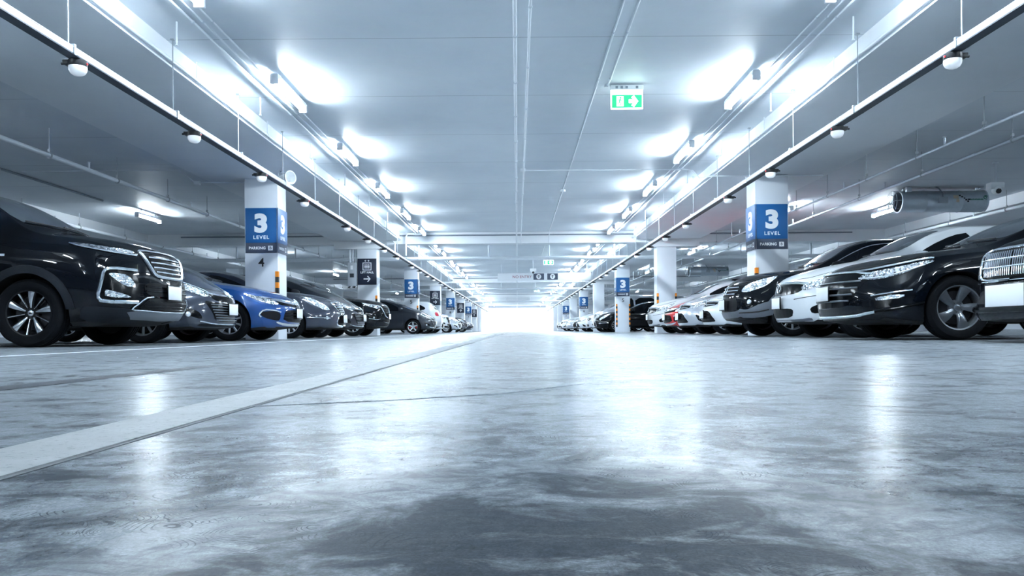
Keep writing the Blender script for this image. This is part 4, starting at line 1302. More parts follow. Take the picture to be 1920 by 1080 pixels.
# --- grey one-box people carrier
def spec_mpv():
    sp = dict(L=4.55, hwid=.875, r=.315, tw=.20, wheels=(.90, 3.55), rim='multi', paint='paint_grey', gap=.045,
        top=[(0, .66), (.05, .74), (.15, .83), (.35, .945), (.65, 1.075), (.95, 1.17), (1.15, 1.235), (1.9, 1.50), (2.4, 1.575), (3.2, 1.57), (4.1, 1.50), (4.4, 1.15), (4.5, .95), (4.55, .85)],
        belt=[(0, .60), (.15, .72), (.4, .84), (.8, .92), (1.4, .98), (2.6, 1.0), (4.0, 1.04), (4.4, .9), (4.55, .75)],
        bot=[(0, .21), (.3, .185), (.6, .18), (4.0, .2), (4.55, .3)],
        hw=[(0, .76), (.2, .82), (.5, .86), (1.0, .875), (4.0, .87), (4.4, .82), (4.55, .76)],
        rc=[(0, .55), (.3, .60), (1.0, .68), (1.4, .66), (2.2, .57), (4.0, .55), (4.55, .6)],
        fr=[(0, .5), (.9, .55), (1.4, .80), (2.2, .89), (4.1, .9), (4.55, .7)],
        nose=[(.18, .10), (.26, .03), (.40, 0), (.55, .01), (.66, .04), (.76, .10), (.9, .2)],
        sweep=[(.2, .30), (.5, .34), (.8, .42)], sweep_p=2.5,
        tail=[(.3, .06), (.6, 0), (.9, .03), (1.2, .08)])
    f = glass_set(sp, [(0, 1.505), (.40, 1.50), (.53, 1.48), (.64, 1.255), (.40, 1.225), (0, 1.215)],
        [[(1.30, .995), (1.75, 1.27), (2.05, 1.39), (2.35, 1.43), (2.37, 1.0)], [(2.45, 1.0), (2.43, 1.435), (3.1, 1.44), (3.35, 1.42), (3.38, 1.02)], [(3.45, 1.03), (3.42, 1.41), (3.9, 1.35), (4.1, 1.1)]],
        [(0, 1.42), (.50, 1.40), (.58, 1.05), (0, 1.03)])
    f += [
        ('patch', 'headlight', 'lamp_reflector', 42, 'both', [(.40, .66), (.50, .735), (.66, .80), (.84, .865), (.97, .885), (.95, .835), (.80, .755), (.62, .68), (.50, .635)], dict(off=.005, step=.02)),
        ('ball', 'projector', 'chrome', 42, 'both', [(.66, .742, .040), (.80, .795, .036)], dict(par='headlight')),
        ('strip', 'lamp_trim', 'chrome', 42, 'both', [[(.38, .675), (.50, .752), (.68, .822), (.86, .882)]], dict(r=.007, off=.006)),
        ('patch', 'upper_grille', 'gloss_black', 0, 'sym', [(0, .645), (.30, .655), (.46, .68), (.40, .605), (.28, .575), (0, .565)], dict(off=.005)),
        ('strip', 'grille_bar', 'chrome', 0, 'sym', [[(0, .662), (.28, .668), (.46, .695)]], dict(r=.010, off=.008)),
        ('ring', 'badge', 'chrome', 0, 'p', (0, .685, .062, .042), dict(r=.008, off=.018)),
        ('ring', 'badge', 'chrome', 0, 'p', (0, .685, .024, .040), dict(r=.006, off=.020)),
        ('patch', 'lower_grille', 'gloss_black', 0, 'sym', [(0, .555), (.40, .565), (.56, .59), (.47, .45), (.40, .30), (0, .285)], dict(off=.005)),
        ('strip', 'grille_bar', 'cladding_grey', 0, 'sym', [[(0, .525), (.47, .535)], [(0, .49), (.465, .50)], [(0, .455), (.45, .46)], [(0, .42), (.44, .425)], [(0, .385), (.42, .388)], [(0, .35), (.40, .352)], [(0, .315), (.39, .317)]], dict(r=.0075, off=.009, par='lower_grille')),
        ('patch', 'fog_recess', 'gloss_black', 42, 'both', [(.62, .44), (.80, .48), (.86, .52), (.80, .39), (.62, .335), (.55, .34)], dict(off=.004, step=.02)),
        ('ball', 'fog_lamp', 'lamp_pearl', 42, 'both', [(.765, .395, .036)], dict(par='fog_recess')),
        ('strip', 'bumper_lip', 'chrome', 0, 'sym', [[(0, .255), (.42, .262), (.62, .30)]], dict(r=.010, off=.006)),
        ('patch', 'lower_skirt', 'cladding', 0, 'sym', [(0, .245), (.6, .27), (.64, .225), (0, .215)], dict(off=.006)),
        ('strip', 'hood_seam', 'seam', 0, 'sym', [[(0, .73), (.3, .745), (.52, .80)]], dict(r=.004, off=0)),
        ('strip', 'door_seam', 'seam', 90, 'both', [[(1.36, .98), (1.32, .40)], [(2.41, .98), (2.41, .36)]], dict(r=.004, off=0)),
        ('strip', 'door_handle', 'satin_chrome', 90, 'both', [[(2.15, .88), (2.33, .885)], [(3.05, .89), (3.24, .895)]], dict(r=.012, off=.02)),
        ('patch', 'tail_light', 'tail_red', 180, 'both', [(.52, 1.0), (.70, 1.02), (.76, .80), (.55, .80)], dict(off=.006)),
        ('plate', 0, .47, .34, .155, dict(off=.035)), ('mirror', 1.42, 1.0, .20), ('wiper', 1.25)]
    sp['features'] = f
    return sp

# --- modern low saloon (the blue car)
def spec_sedan():
    sp = dict(L=4.62, hwid=.90, r=.325, tw=.215, wheels=(.90, 3.60), rim='multi', paint='paint_blue', gap=.045,
        top=[(0, .66), (.04, .715), (.12, .765), (.35, .845), (.8, .935), (1.15, .985), (1.35, 1.02), (2.2, 1.345), (2.6, 1.405), (3.1, 1.395), (3.7, 1.27), (4.15, 1.11), (4.5, 1.04), (4.58, .95), (4.62, .85)],
        belt=[(0, .60), (.12, .69), (.4, .79), (.9, .86), (1.5, .90), (2.6, .92), (4.0, .97), (4.5, .93), (4.62, .75)],
        bot=[(0, .21), (.3, .185), (.6, .17), (4.0, .18), (4.62, .32)],
        hw=[(0, .80), (.2, .855), (.5, .89), (1.0, .90), (4.0, .895), (4.4, .85), (4.62, .78)],
        rc=[(0, .62), (.3, .66), (1.1, .70), (1.5, .66), (2.4, .55), (3.5, .54), (4.2, .64), (4.62, .66)],
        fr=[(0, .55), (1.1, .60), (1.5, .82), (2.3, .88), (3.4, .88), (4.1, .7), (4.62, .6)],
        nose=[(.18, .14), (.26, .04), (.36, 0), (.50, .0), (.60, .02), (.68, .07), (.75, .14), (.85, .2)],
        sweep=[(.2, .34), (.5, .38), (.7, .44), (.9, .46)], sweep_p=2.6,
        tail=[(.3, .08), (.6, 0), (.85, .0), (1.0, .04)])
    f = glass_set(sp, [(0, 1.345), (.38, 1.34), (.50, 1.32), (.64, 1.045), (.38, 1.02), (0, 1.015)],
        [[(1.55, .935), (1.95, 1.13), (2.35, 1.265), (2.62, 1.295), (2.64, .94)], [(2.71, .94), (2.70, 1.295), (3.2, 1.27), (3.55, 1.18), (3.85, 1.02), (3.7, .96)]],
        [(0, 1.30), (.42, 1.28), (.56, 1.10), (0, 1.09)])
    f += [
        ('patch', 'headlight', 'lamp_reflector', 40, 'both', [(.50, .60), (.58, .665), (.75, .715), (.95, .765), (1.08, .785), (.98, .72), (.84, .655), (.66, .60)], dict(off=.005, step=.02)),
        ('ball', 'projector', 'chrome', 40, 'both', [(.74, .668, .030), (.64, .638, .028)], dict(par='headlight')),
        ('patch', 'upper_grille', 'gloss_black', 0, 'sym', [(0, .63), (.40, .64), (.56, .655), (.62, .63), (.45, .585), (0, .555)], dict(off=.004)),
        ('patch', 'grille_bar', 'chrome', 0, 'sym', [(0, .672), (.30, .676), (.50, .695), (.70, .745), (.66, .70), (.46, .635), (.30, .612), (0, .60)], dict(off=.012, step=.025)),
        ('ring', 'badge', 'satin_chrome', 0, 'p', (0, .64, .055, .045), dict(r=.010, off=.028)),
        ('patch', 'lower_grille', 'mesh_black', 0, 'sym', [(0, .515), (.38, .515), (.46, .47), (.50, .32), (0, .30)], dict(off=.004)),
        ('strip', 'grille_bar', 'gloss_black', 0, 'sym', [[(0, .46), (.45, .46)], [(0, .41), (.46, .41)], [(0, .36), (.48, .36)]], dict(r=.009, off=.008, par='lower_grille')),
        ('patch', 'fog_recess', 'mesh_black', 40, 'both', [(.50, .45), (.60, .485), (.74, .49), (.845, .475), (.87, .43), (.80, .375), (.62, .335), (.52, .335)], dict(off=.004, step=.02)),
        ('strip', 'fog_trim', 'satin_chrome', 40, 'both', [[(.50, .475), (.62, .505), (.82, .515), (.895, .43), (.86, .39)]], dict(r=.014, off=.006)),
        ('patch', 'bumper_lip', 'satin_chrome', 0, 'sym', [(0, .275), (.45, .285), (.62, .325), (.60, .29), (.45, .25), (0, .24)], dict(off=.010)),
        ('strip', 'hood_seam', 'seam', 0, 'sym', [[(0, .70), (.36, .71), (.60, .765)]], dict(r=.004, off=0)),
        ('strip', 'door_seam', 'seam', 90, 'both', [[(1.46, .89), (1.42, .36)], [(2.67, .92), (2.67, .34)]], dict(r=.004, off=0)),
        ('strip', 'door_handle', 'satin_chrome', 90, 'both', [[(2.38, .83), (2.56, .835)], [(3.30, .85), (3.48, .86)]], dict(r=.012, off=.02)),
        ('patch', 'tail_light', 'tail_red', 180, 'both', [(.45, .96), (.72, .97), (.76, .84), (.48, .83)], dict(off=.006)),
        ('plate', 0, .46, .34, .155, dict(off=.03)), ('mirror', 1.66, .93, .20), ('wiper', 1.06)]
    sp['features'] = f
    return sp

# --- rounder executive saloon with slatted grille
def spec_saloon():
    sp = dict(L=4.85, hwid=.90, r=.325, tw=.21, wheels=(.95, 3.72), rim='multi', paint='paint_slate', gap=.045,
        top=[(0, .70), (.05, .765), (.15, .825), (.4, .90), (.85, .975), (1.25, 1.02), (1.45, 1.06), (2.3, 1.405), (2.7, 1.47), (3.2, 1.465), (3.8, 1.32), (4.25, 1.12), (4.7, 1.06), (4.8, .95), (4.85, .85)],
        belt=[(0, .62), (.12, .72), (.4, .82), (.9, .89), (1.5, .93), (2.6, .95), (4.1, .98), (4.6, .95), (4.85, .75)],
        bot=[(0, .22), (.3, .19), (.6, .18), (4.2, .19), (4.85, .32)],
        hw=[(0, .78), (.2, .845), (.5, .885), (1.0, .90), (4.2, .895), (4.6, .85), (4.85, .78)],
        rc=[(0, .58), (.3, .63), (1.1, .69), (1.6, .66), (2.5, .56), (3.6, .55), (4.3, .64), (4.85, .66)],
        fr=[(0, .52), (1.2, .58), (1.6, .82), (2.4, .88), (3.5, .88), (4.2, .7), (4.85, .6)],
        nose=[(.18, .10), (.27, .02), (.42, 0), (.55, .02), (.66, .06), (.76, .12), (.88, .2)],
        sweep=[(.2, .32), (.5, .36), (.8, .44)], sweep_p=2.5,
        tail=[(.3, .08), (.6, 0), (.85, .0), (1.0, .04)])
    f = glass_set(sp, [(0, 1.405), (.38, 1.40), (.51, 1.38), (.65, 1.085), (.38, 1.06), (0, 1.055)],
        [[(1.62, .965), (2.05, 1.18), (2.45, 1.325), (2.72, 1.355), (2.74, .97)], [(2.81, .97), (2.80, 1.355), (3.3, 1.33), (3.65, 1.24), (3.95, 1.06), (3.8, .98)]],
        [(0, 1.36), (.42, 1.34), (.56, 1.13), (0, 1.12)])
    f += [
        ('patch', 'headlight', 'lamp_reflector_bright', 42, 'both', [(.50, .60), (.56, .69), (.74, .80), (.92, .865), (1.05, .895), (.98, .80), (.86, .70), (.70, .62), (.58, .585)], dict(off=.006, step=.02)),
        ('ball', 'projector', 'chrome', 42, 'both', [(.76, .725, .036), (.66, .665, .034)], dict(par='headlight')),
        ('patch', 'upper_grille', 'gloss_black', 0, 'sym', [(0, .745), (.22, .745), (.34, .73), (.30, .64), (.20, .555), (0, .545)], dict(off=.005)),
        ('strip', 'grille_bar', 'chrome', 0, 'sym', [[(0, .705), (.30, .70)], [(0, .66), (.27, .655)], [(0, .615), (.24, .612)], [(0, .575), (.20, .574)]], dict(r=.013, off=.010, par='upper_grille')),
        ('strip', 'grille_surround', 'chrome', 0, 'sym', [[(0, .765), (.24, .765), (.37, .745), (.32, .64), (.21, .54), (0, .525)]], dict(r=.012, off=.008)),
        ('strip', 'bumper_strip', 'chrome', 42, 'both', [[(.52, .425), (.70, .430), (1.02, .440)]], dict(r=.012, off=.008)),
        ('ball', 'fog_lamp', 'lamp_pearl', 42, 'both', [(.60, .43, .036)]),
        ('patch', 'lower_grille', 'mesh_black', 0, 'sym', [(0, .47), (.28, .47), (.36, .33), (.30, .28), (0, .28)], dict(off=.004)),
        ('strip', 'grille_surround', 'chrome', 0, 'sym', [[(0, .485), (.29, .485), (.38, .33), (.31, .265), (0, .262)]], dict(r=.016, off=.008, par='lower_grille')),
        ('strip', 'hood_seam', 'seam', 42, 'both', [[(.40, .765), (.58, .78), (.80, .855), (1.0, .92)]], dict(r=.004, off=0)),
        ('strip', 'door_seam', 'seam', 90, 'both', [[(1.52, .92), (1.48, .38)], [(2.77, .95), (2.77, .36)]], dict(r=.004, off=0)),
        ('strip', 'door_handle', 'chrome', 90, 'both', [[(2.48, .86), (2.66, .865)], [(3.42, .88), (3.60, .885)]], dict(r=.012, off=.02)),
        ('patch', 'tail_light', 'tail_red', 180, 'both', [(.45, .98), (.72, .98), (.76, .82), (.50, .80)], dict(off=.006)),
        ('plate', 0, .41, .34, .155, dict(off=.04)), ('mirror', 1.74, .96, .20), ('wiper', 1.10)]
    sp['features'] = f
    return sp

# --- black crossover with a chrome winged shield grille
def spec_crossover():
    sp = dict(L=4.54, hwid=.92, r=.35, tw=.225, wheels=(.92, 3.62), rim='multi', paint='paint_black', gap=.06,
        top=[(0, .90), (.04, .96), (.12, 1.005), (.4, 1.06), (.9, 1.115), (1.25, 1.15), (1.42, 1.19), (2.2, 1.58), (2.6, 1.655), (3.3, 1.66), (4.0, 1.58), (4.3, 1.30), (4.48, 1.0), (4.54, .9)],
        belt=[(0, .80), (.12, .90), (.4, .97), (.9, 1.02), (1.5, 1.05), (2.6, 1.07), (4.0, 1.12), (4.4, .98), (4.54, .8)],
        bot=[(0, .26), (.3, .22), (.6, .2), (4.0, .22), (4.54, .36)],
        hw=[(0, .82), (.2, .875), (.5, .91), (1.0, .92), (4.0, .915), (4.35, .88), (4.54, .82)],
        rc=[(0, .63), (.3, .67), (1.1, .71), (1.6, .67), (2.4, .58), (4.0, .56), (4.54, .62)],
        fr=[(0, .55), (1.2, .60), (1.6, .83), (2.4, .90), (4.0, .90), (4.54, .7)],
        nose=[(.2, .16), (.30, .06), (.45, .0), (.60, .0), (.80, .02), (.90, .06), (1.0, .14)],
        sweep=[(.2, .30), (.6, .33), (1.0, .42)], sweep_p=2.7,
        tail=[(.3, .08), (.6, 0), (.9, .02), (1.2, .06)])
    f = glass_set(sp, [(0, 1.575), (.40, 1.57), (.53, 1.55), (.66, 1.215), (.40, 1.19), (0, 1.185)],
        [[(1.62, 1.085), (2.0, 1.32), (2.35, 1.47), (2.62, 1.51), (2.64, 1.09)], [(2.71, 1.09), (2.70, 1.51), (3.25, 1.51), (3.5, 1.47), (3.52, 1.11)], [(3.6, 1.12), (3.58, 1.45), (3.85, 1.36), (4.05, 1.18)]],
        [(0, 1.52), (.48, 1.50), (.58, 1.16), (0, 1.15)])
    f += [
        ('patch', 'headlight', 'lamp_reflector_dark', 42, 'both', [(.52, .83), (.58, .895), (.76, .925), (.98, .965), (1.10, .985), (1.02, .91), (.84, .845), (.64, .80)], dict(off=.006, step=.02)),
        ('strip', 'running_light', 'lamp_pearl', 42, 'both', [[(.56, .885), (.76, .912), (.98, .95), (1.07, .965)]], dict(r=.008, off=.010, par='headlight')),
        ('ball', 'projector', 'chrome', 42, 'both', [(.82, .885, .034), (.68, .855, .032)], dict(par='headlight')),
        ('patch', 'upper_grille', 'mesh_black', 0, 'sym', [(0, .87), (.42, .88), (.50, .86), (.45, .70), (.34, .58), (0, .55)], dict(off=.004)),
        ('strip', 'grille_surround', 'chrome', 0, 'sym', [[(0, .525), (.34, .56), (.46, .69), (.53, .86), (.60, .885)]], dict(r=.018, off=.010, par='upper_grille')),
        ('strip', 'grille_bar', 'gloss_black', 0, 'sym', [[(0, .82), (.47, .83)], [(0, .77), (.45, .775)], [(0, .72), (.43, .725)], [(0, .67), (.40, .67)], [(0, .62), (.36, .62)]], dict(r=.010, off=.008, par='upper_grille')),
        ('ring', 'badge', 'chrome', 0, 'p', (0, .74, .075, .06), dict(r=.010, off=.02)),
        ('patch', 'fog_recess', 'gloss_black', 42, 'both', [(.58, .56), (.80, .60), (.95, .61), (.92, .50), (.74, .46), (.58, .47)], dict(off=.004, step=.025)),
        ('strip', 'fog_trim', 'chrome', 42, 'both', [[(.56, .50), (.72, .475), (.94, .515)]], dict(r=.009, off=.008)),
        ('ball', 'fog_lamp', 'lamp_pearl', 42, 'both', [(.80, .54, .030)], dict(par='fog_recess')),
        ('patch', 'lower_grille', 'mesh_black', 0, 'sym', [(0, .50), (.42, .51), (.50, .42), (0, .39)], dict(off=.004)),
        ('patch', 'bumper_skirt', 'cladding', 0, 'sym', [(0, .37), (.55, .40), (.72, .42), (.74, .30), (0, .28)], dict(off=.008)),
        ('patch', 'wheel_arch_trim', 'cladding', 90, 'both', arch_band(.92, .35, .07, .38), dict(off=.010, thick=.03, rnd=0, step=.04)),
        ('strip', 'door_seam', 'seam', 90, 'both', [[(1.52, 1.04), (1.46, .42)], [(2.67, 1.07), (2.67, .40)]], dict(r=.004, off=0)),
        ('patch', 'tail_light', 'tail_red', 180, 'both', [(.48, 1.02), (.74, 1.04), (.80, .92), (.52, .90)], dict(off=.006)),
        ('plate', 0, .58, .34, .155, dict(off=.03)), ('mirror', 1.72, 1.08, .21), ('wiper', 1.23)]
    sp['features'] = f
    return sp

# --- wide black saloon with full-width lamp wing (near right)
def spec_wide():
    sp = dict(L=4.90, hwid=.93, r=.345, tw=.225, wheels=(1.05, 3.88), rim='turbine', paint='paint_black', gap=.035, sharp=60,
        top=[(0, .755), (.04, .81), (.12, .85), (.4, .905), (.9, .98), (1.35, 1.035), (1.52, 1.075), (2.35, 1.42), (2.75, 1.475), (3.4, 1.46), (4.0, 1.28), (4.45, 1.10), (4.75, 1.05), (4.85, .95), (4.9, .85)],
        belt=[(0, .70), (.12, .77), (.4, .84), (.9, .895), (1.5, .94), (2.8, .96), (4.2, .985), (4.7, .95), (4.9, .75)],
        bot=[(0, .22), (.3, .185), (.6, .17), (4.2, .18), (4.9, .32)],
        hw=[(0, .82), (.2, .875), (.5, .91), (1.0, .93), (4.2, .92), (4.6, .87), (4.9, .8)],
        rc=[(0, .62), (.3, .66), (1.2, .72), (1.7, .68), (2.7, .57), (3.7, .56), (4.4, .66), (4.9, .68)],
        fr=[(0, .55), (1.3, .60), (1.7, .82), (2.6, .88), (3.6, .88), (4.3, .7), (4.9, .6)],
        nose=[(.16, .16), (.24, .05), (.34, .0), (.52, .0), (.68, .03), (.78, .08), (.86, .15)],
        sweep=[(.2, .34), (.5, .38), (.72, .50), (.9, .52)], sweep_p=2.6,
        tail=[(.3, .08), (.6, 0), (.85, .0), (1.0, .04)])
    f = glass_set(sp, [(0, 1.415), (.40, 1.41), (.54, 1.39), (.68, 1.085), (.40, 1.065), (0, 1.06)],
        [[(1.74, .975), (2.2, 1.17), (2.6, 1.30), (2.92, 1.335), (2.94, .98)], [(3.02, .98), (3.0, 1.335), (3.5, 1.31), (3.85, 1.22), (4.15, 1.04), (4.0, .99)]])
    f += [
        ('patch', 'headlight', 'lamp_reflector_dark', 42, 'both', [(.46, .665), (.52, .725), (.72, .765), (.95, .805), (1.16, .85), (1.20, .84), (1.10, .785), (.90, .705), (.70, .66)], dict(off=.006, step=.02)),
        ('strip', 'running_light', 'lamp_pearl', 42, 'both', [[(.48, .680), (.70, .678), (.90, .722), (1.12, .80)]], dict(r=.008, off=.010, par='headlight')),
        ('ball', 'projector', 'chrome', 42, 'both', [(.62, .705, .024), (.72, .718, .024), (.82, .735, .024), (.92, .757, .024), (1.02, .785, .022)], dict(par='headlight')),
        ('strip', 'lamp_wing', 'chrome', 42, 'both', [[(.30, .755), (.52, .765), (.78, .805), (1.0, .845), (1.18, .872)]], dict(r=.011, off=.008)),
        ('patch', 'upper_grille', 'gloss_black', 0, 'sym', [(0, .735), (.46, .735), (.60, .70), (.55, .60), (.46, .44), (.40, .37), (0, .36)], dict(off=.004)),
        ('strip', 'grille_wing', 'chrome', 0, 'sym', [[(0, .755), (.40, .755), (.60, .725)]], dict(r=.013, off=.012)),
        ('strip', 'grille_bar', 'cladding_grey', 0, 'sym', [[(0, .65), (.53, .65)], [(0, .58), (.52, .58)], [(0, .51), (.48, .51)], [(0, .44), (.44, .44)]], dict(r=.011, off=.010, par='upper_grille')),
        ('patch', 'fog_recess', 'gloss_black', 42, 'both', [(.66, .47), (.86, .50), (1.05, .52), (1.06, .44), (.90, .37), (.68, .34)], dict(off=.004, step=.025)),
        ('strip', 'fog_trim', 'chrome', 42, 'both', [[(.64, .485), (.84, .510), (1.03, .535)]], dict(r=.009, off=.009)),
        ('patch', 'fog_lamp', 'lamp_reflector_bright', 42, 'both', [(.68, .465), (.97, .495), (.96, .455), (.70, .425)], dict(off=.009, step=.02, par='fog_recess')),
        ('strip', 'bumper_lip', 'satin_chrome', 0, 'sym', [[(0, .262), (.48, .268), (.70, .31)]], dict(r=.018, off=.008)),
        ('strip', 'bumper_crease', 'gloss_black', 42, 'both', [[(.60, .315), (.84, .33), (1.12, .40)]], dict(r=.014, off=.004)),
        ('strip', 'hood_seam', 'seam', 42, 'both', [[(.40, .79), (.60, .81), (.90, .87), (1.15, .91)]], dict(r=.004, off=0)),
        ('strip', 'door_seam', 'seam', 90, 'both', [[(1.68, .93), (1.62, .36)], [(2.98, .97), (2.98, .36)]], dict(r=.004, off=0)),
        ('patch', 'side_vent', 'satin_chrome', 90, 'both', [(1.46, .80), (1.62, .805), (1.62, .79), (1.46, .785)], dict(off=.005, step=.02, rnd=0)),
        ('plate', 0, .53, .34, .16, dict(off=.045)), ('mirror', 1.95, .97, .20), ('wiper', 1.10)]
    sp['features'] = f
    return sp

# --- white crossover hatchback with pointed lamps
def spec_hatch():
    sp = dict(L=4.30, hwid=.885, r=.33, tw=.215, wheels=(.88, 3.49), rim='multi', paint='paint_white', gap=.045,
        top=[(0, .80), (.04, .86), (.12, .905), (.35, .97), (.75, 1.05), (1.1, 1.11), (1.28, 1.155), (2.0, 1.50), (2.4, 1.59), (3.0, 1.60), (3.7, 1.52), (4.05, 1.25), (4.22, .98), (4.30, .88)],
        belt=[(0, .70), (.12, .80), (.4, .88), (.9, .95), (1.5, 1.0), (2.6, 1.02), (3.8, 1.10), (4.15, .95), (4.30, .8)],
        bot=[(0, .23), (.3, .20), (.6, .19), (3.8, .2), (4.3, .34)],
        hw=[(0, .78), (.2, .84), (.5, .875), (1.0, .885), (3.8, .88), (4.15, .84), (4.3, .78)],
        rc=[(0, .60), (.3, .64), (1.0, .69), (1.5, .65), (2.3, .565), (3.7, .54), (4.3, .6)],
        fr=[(0, .55), (1.1, .60), (1.5, .83), (2.3, .89), (3.8, .89), (4.3, .7)],
        nose=[(.18, .12), (.28, .03), (.40, .0), (.55, .0), (.72, .03), (.84, .08), (.95, .16)],
        sweep=[(.2, .30), (.5, .34), (.9, .44)], sweep_p=2.6,
        tail=[(.3, .08), (.6, 0), (.9, .02), (1.2, .06)])
    f = glass_set(sp, [(0, 1.505), (.40, 1.50), (.52, 1.48), (.64, 1.175), (.40, 1.155), (0, 1.15)],
        [[(1.48, 1.035), (1.85, 1.26), (2.2, 1.41), (2.45, 1.45), (2.47, 1.04)], [(2.54, 1.04), (2.53, 1.455), (3.0, 1.45), (3.3, 1.40), (3.6, 1.24), (3.5, 1.12)]],
        [(0, 1.46), (.46, 1.44), (.56, 1.14), (0, 1.13)])
    f += [
        ('patch', 'headlight', 'lamp_reflector', 42, 'both', [(.46, .70), (.54, .765), (.74, .83), (.96, .885), (1.06, .90), (.97, .82), (.84, .755), (.66, .70), (.54, .66)], dict(off=.006, step=.02)),
        ('ball', 'projector', 'chrome', 42, 'both', [(.76, .775, .032), (.64, .735, .032)], dict(par='headlight')),
        ('patch', 'upper_grille', 'gloss_black', 0, 'sym', [(0, .765), (.40, .765), (.56, .74), (.50, .645), (.36, .615), (0, .60)], dict(off=.004)),
        ('strip', 'grille_wing', 'chrome', 0, 'sym', [[(0, .785), (.38, .785), (.58, .755)]], dict(r=.013, off=.010)),
        ('ring', 'badge', 'chrome', 0, 'p', (0, .70, .058, .048), dict(r=.010, off=.02)),
        ('patch', 'lower_grille', 'mesh_black', 0, 'sym', [(0, .42), (.36, .42), (.42, .38), (.36, .29), (0, .285)], dict(off=.004)),
        ('patch', 'fog_recess', 'gloss_black', 42, 'both', [(.62, .415), (.76, .47), (.93, .50), (.95, .43), (.84, .355), (.66, .335)], dict(off=.004, step=.02)),
        ('ball', 'fog_lamp', 'lamp_pearl', 42, 'both', [(.80, .42, .032)], dict(par='fog_recess')),
        ('strip', 'bumper_crease', 'seam', 42, 'both', [[(.36, .545), (.60, .575), (.95, .61)]], dict(r=.005, off=0)),
        ('patch', 'lower_skirt', 'cladding_grey', 0, 'sym', [(0, .255), (.5, .265), (.66, .285), (.66, .235), (0, .225)], dict(off=.006)),
        ('strip', 'hood_seam', 'seam', 42, 'both', [[(.36, .83), (.56, .84), (.80, .905), (1.02, .96)]], dict(r=.004, off=0)),
        ('strip', 'door_seam', 'seam', 90, 'both', [[(1.40, .99), (1.36, .40)], [(2.50, 1.02), (2.50, .38)]], dict(r=.004, off=0)),
        ('patch', 'tail_light', 'tail_red', 180, 'both', [(.46, 1.02), (.70, 1.03), (.76, .84), (.55, .84)], dict(off=.006)),
        ('plate', 0, .50, .34, .155, dict(off=.04)), ('mirror', 1.58, 1.02, .20), ('wiper', 1.19)]
    sp['features'] = f
    return sp

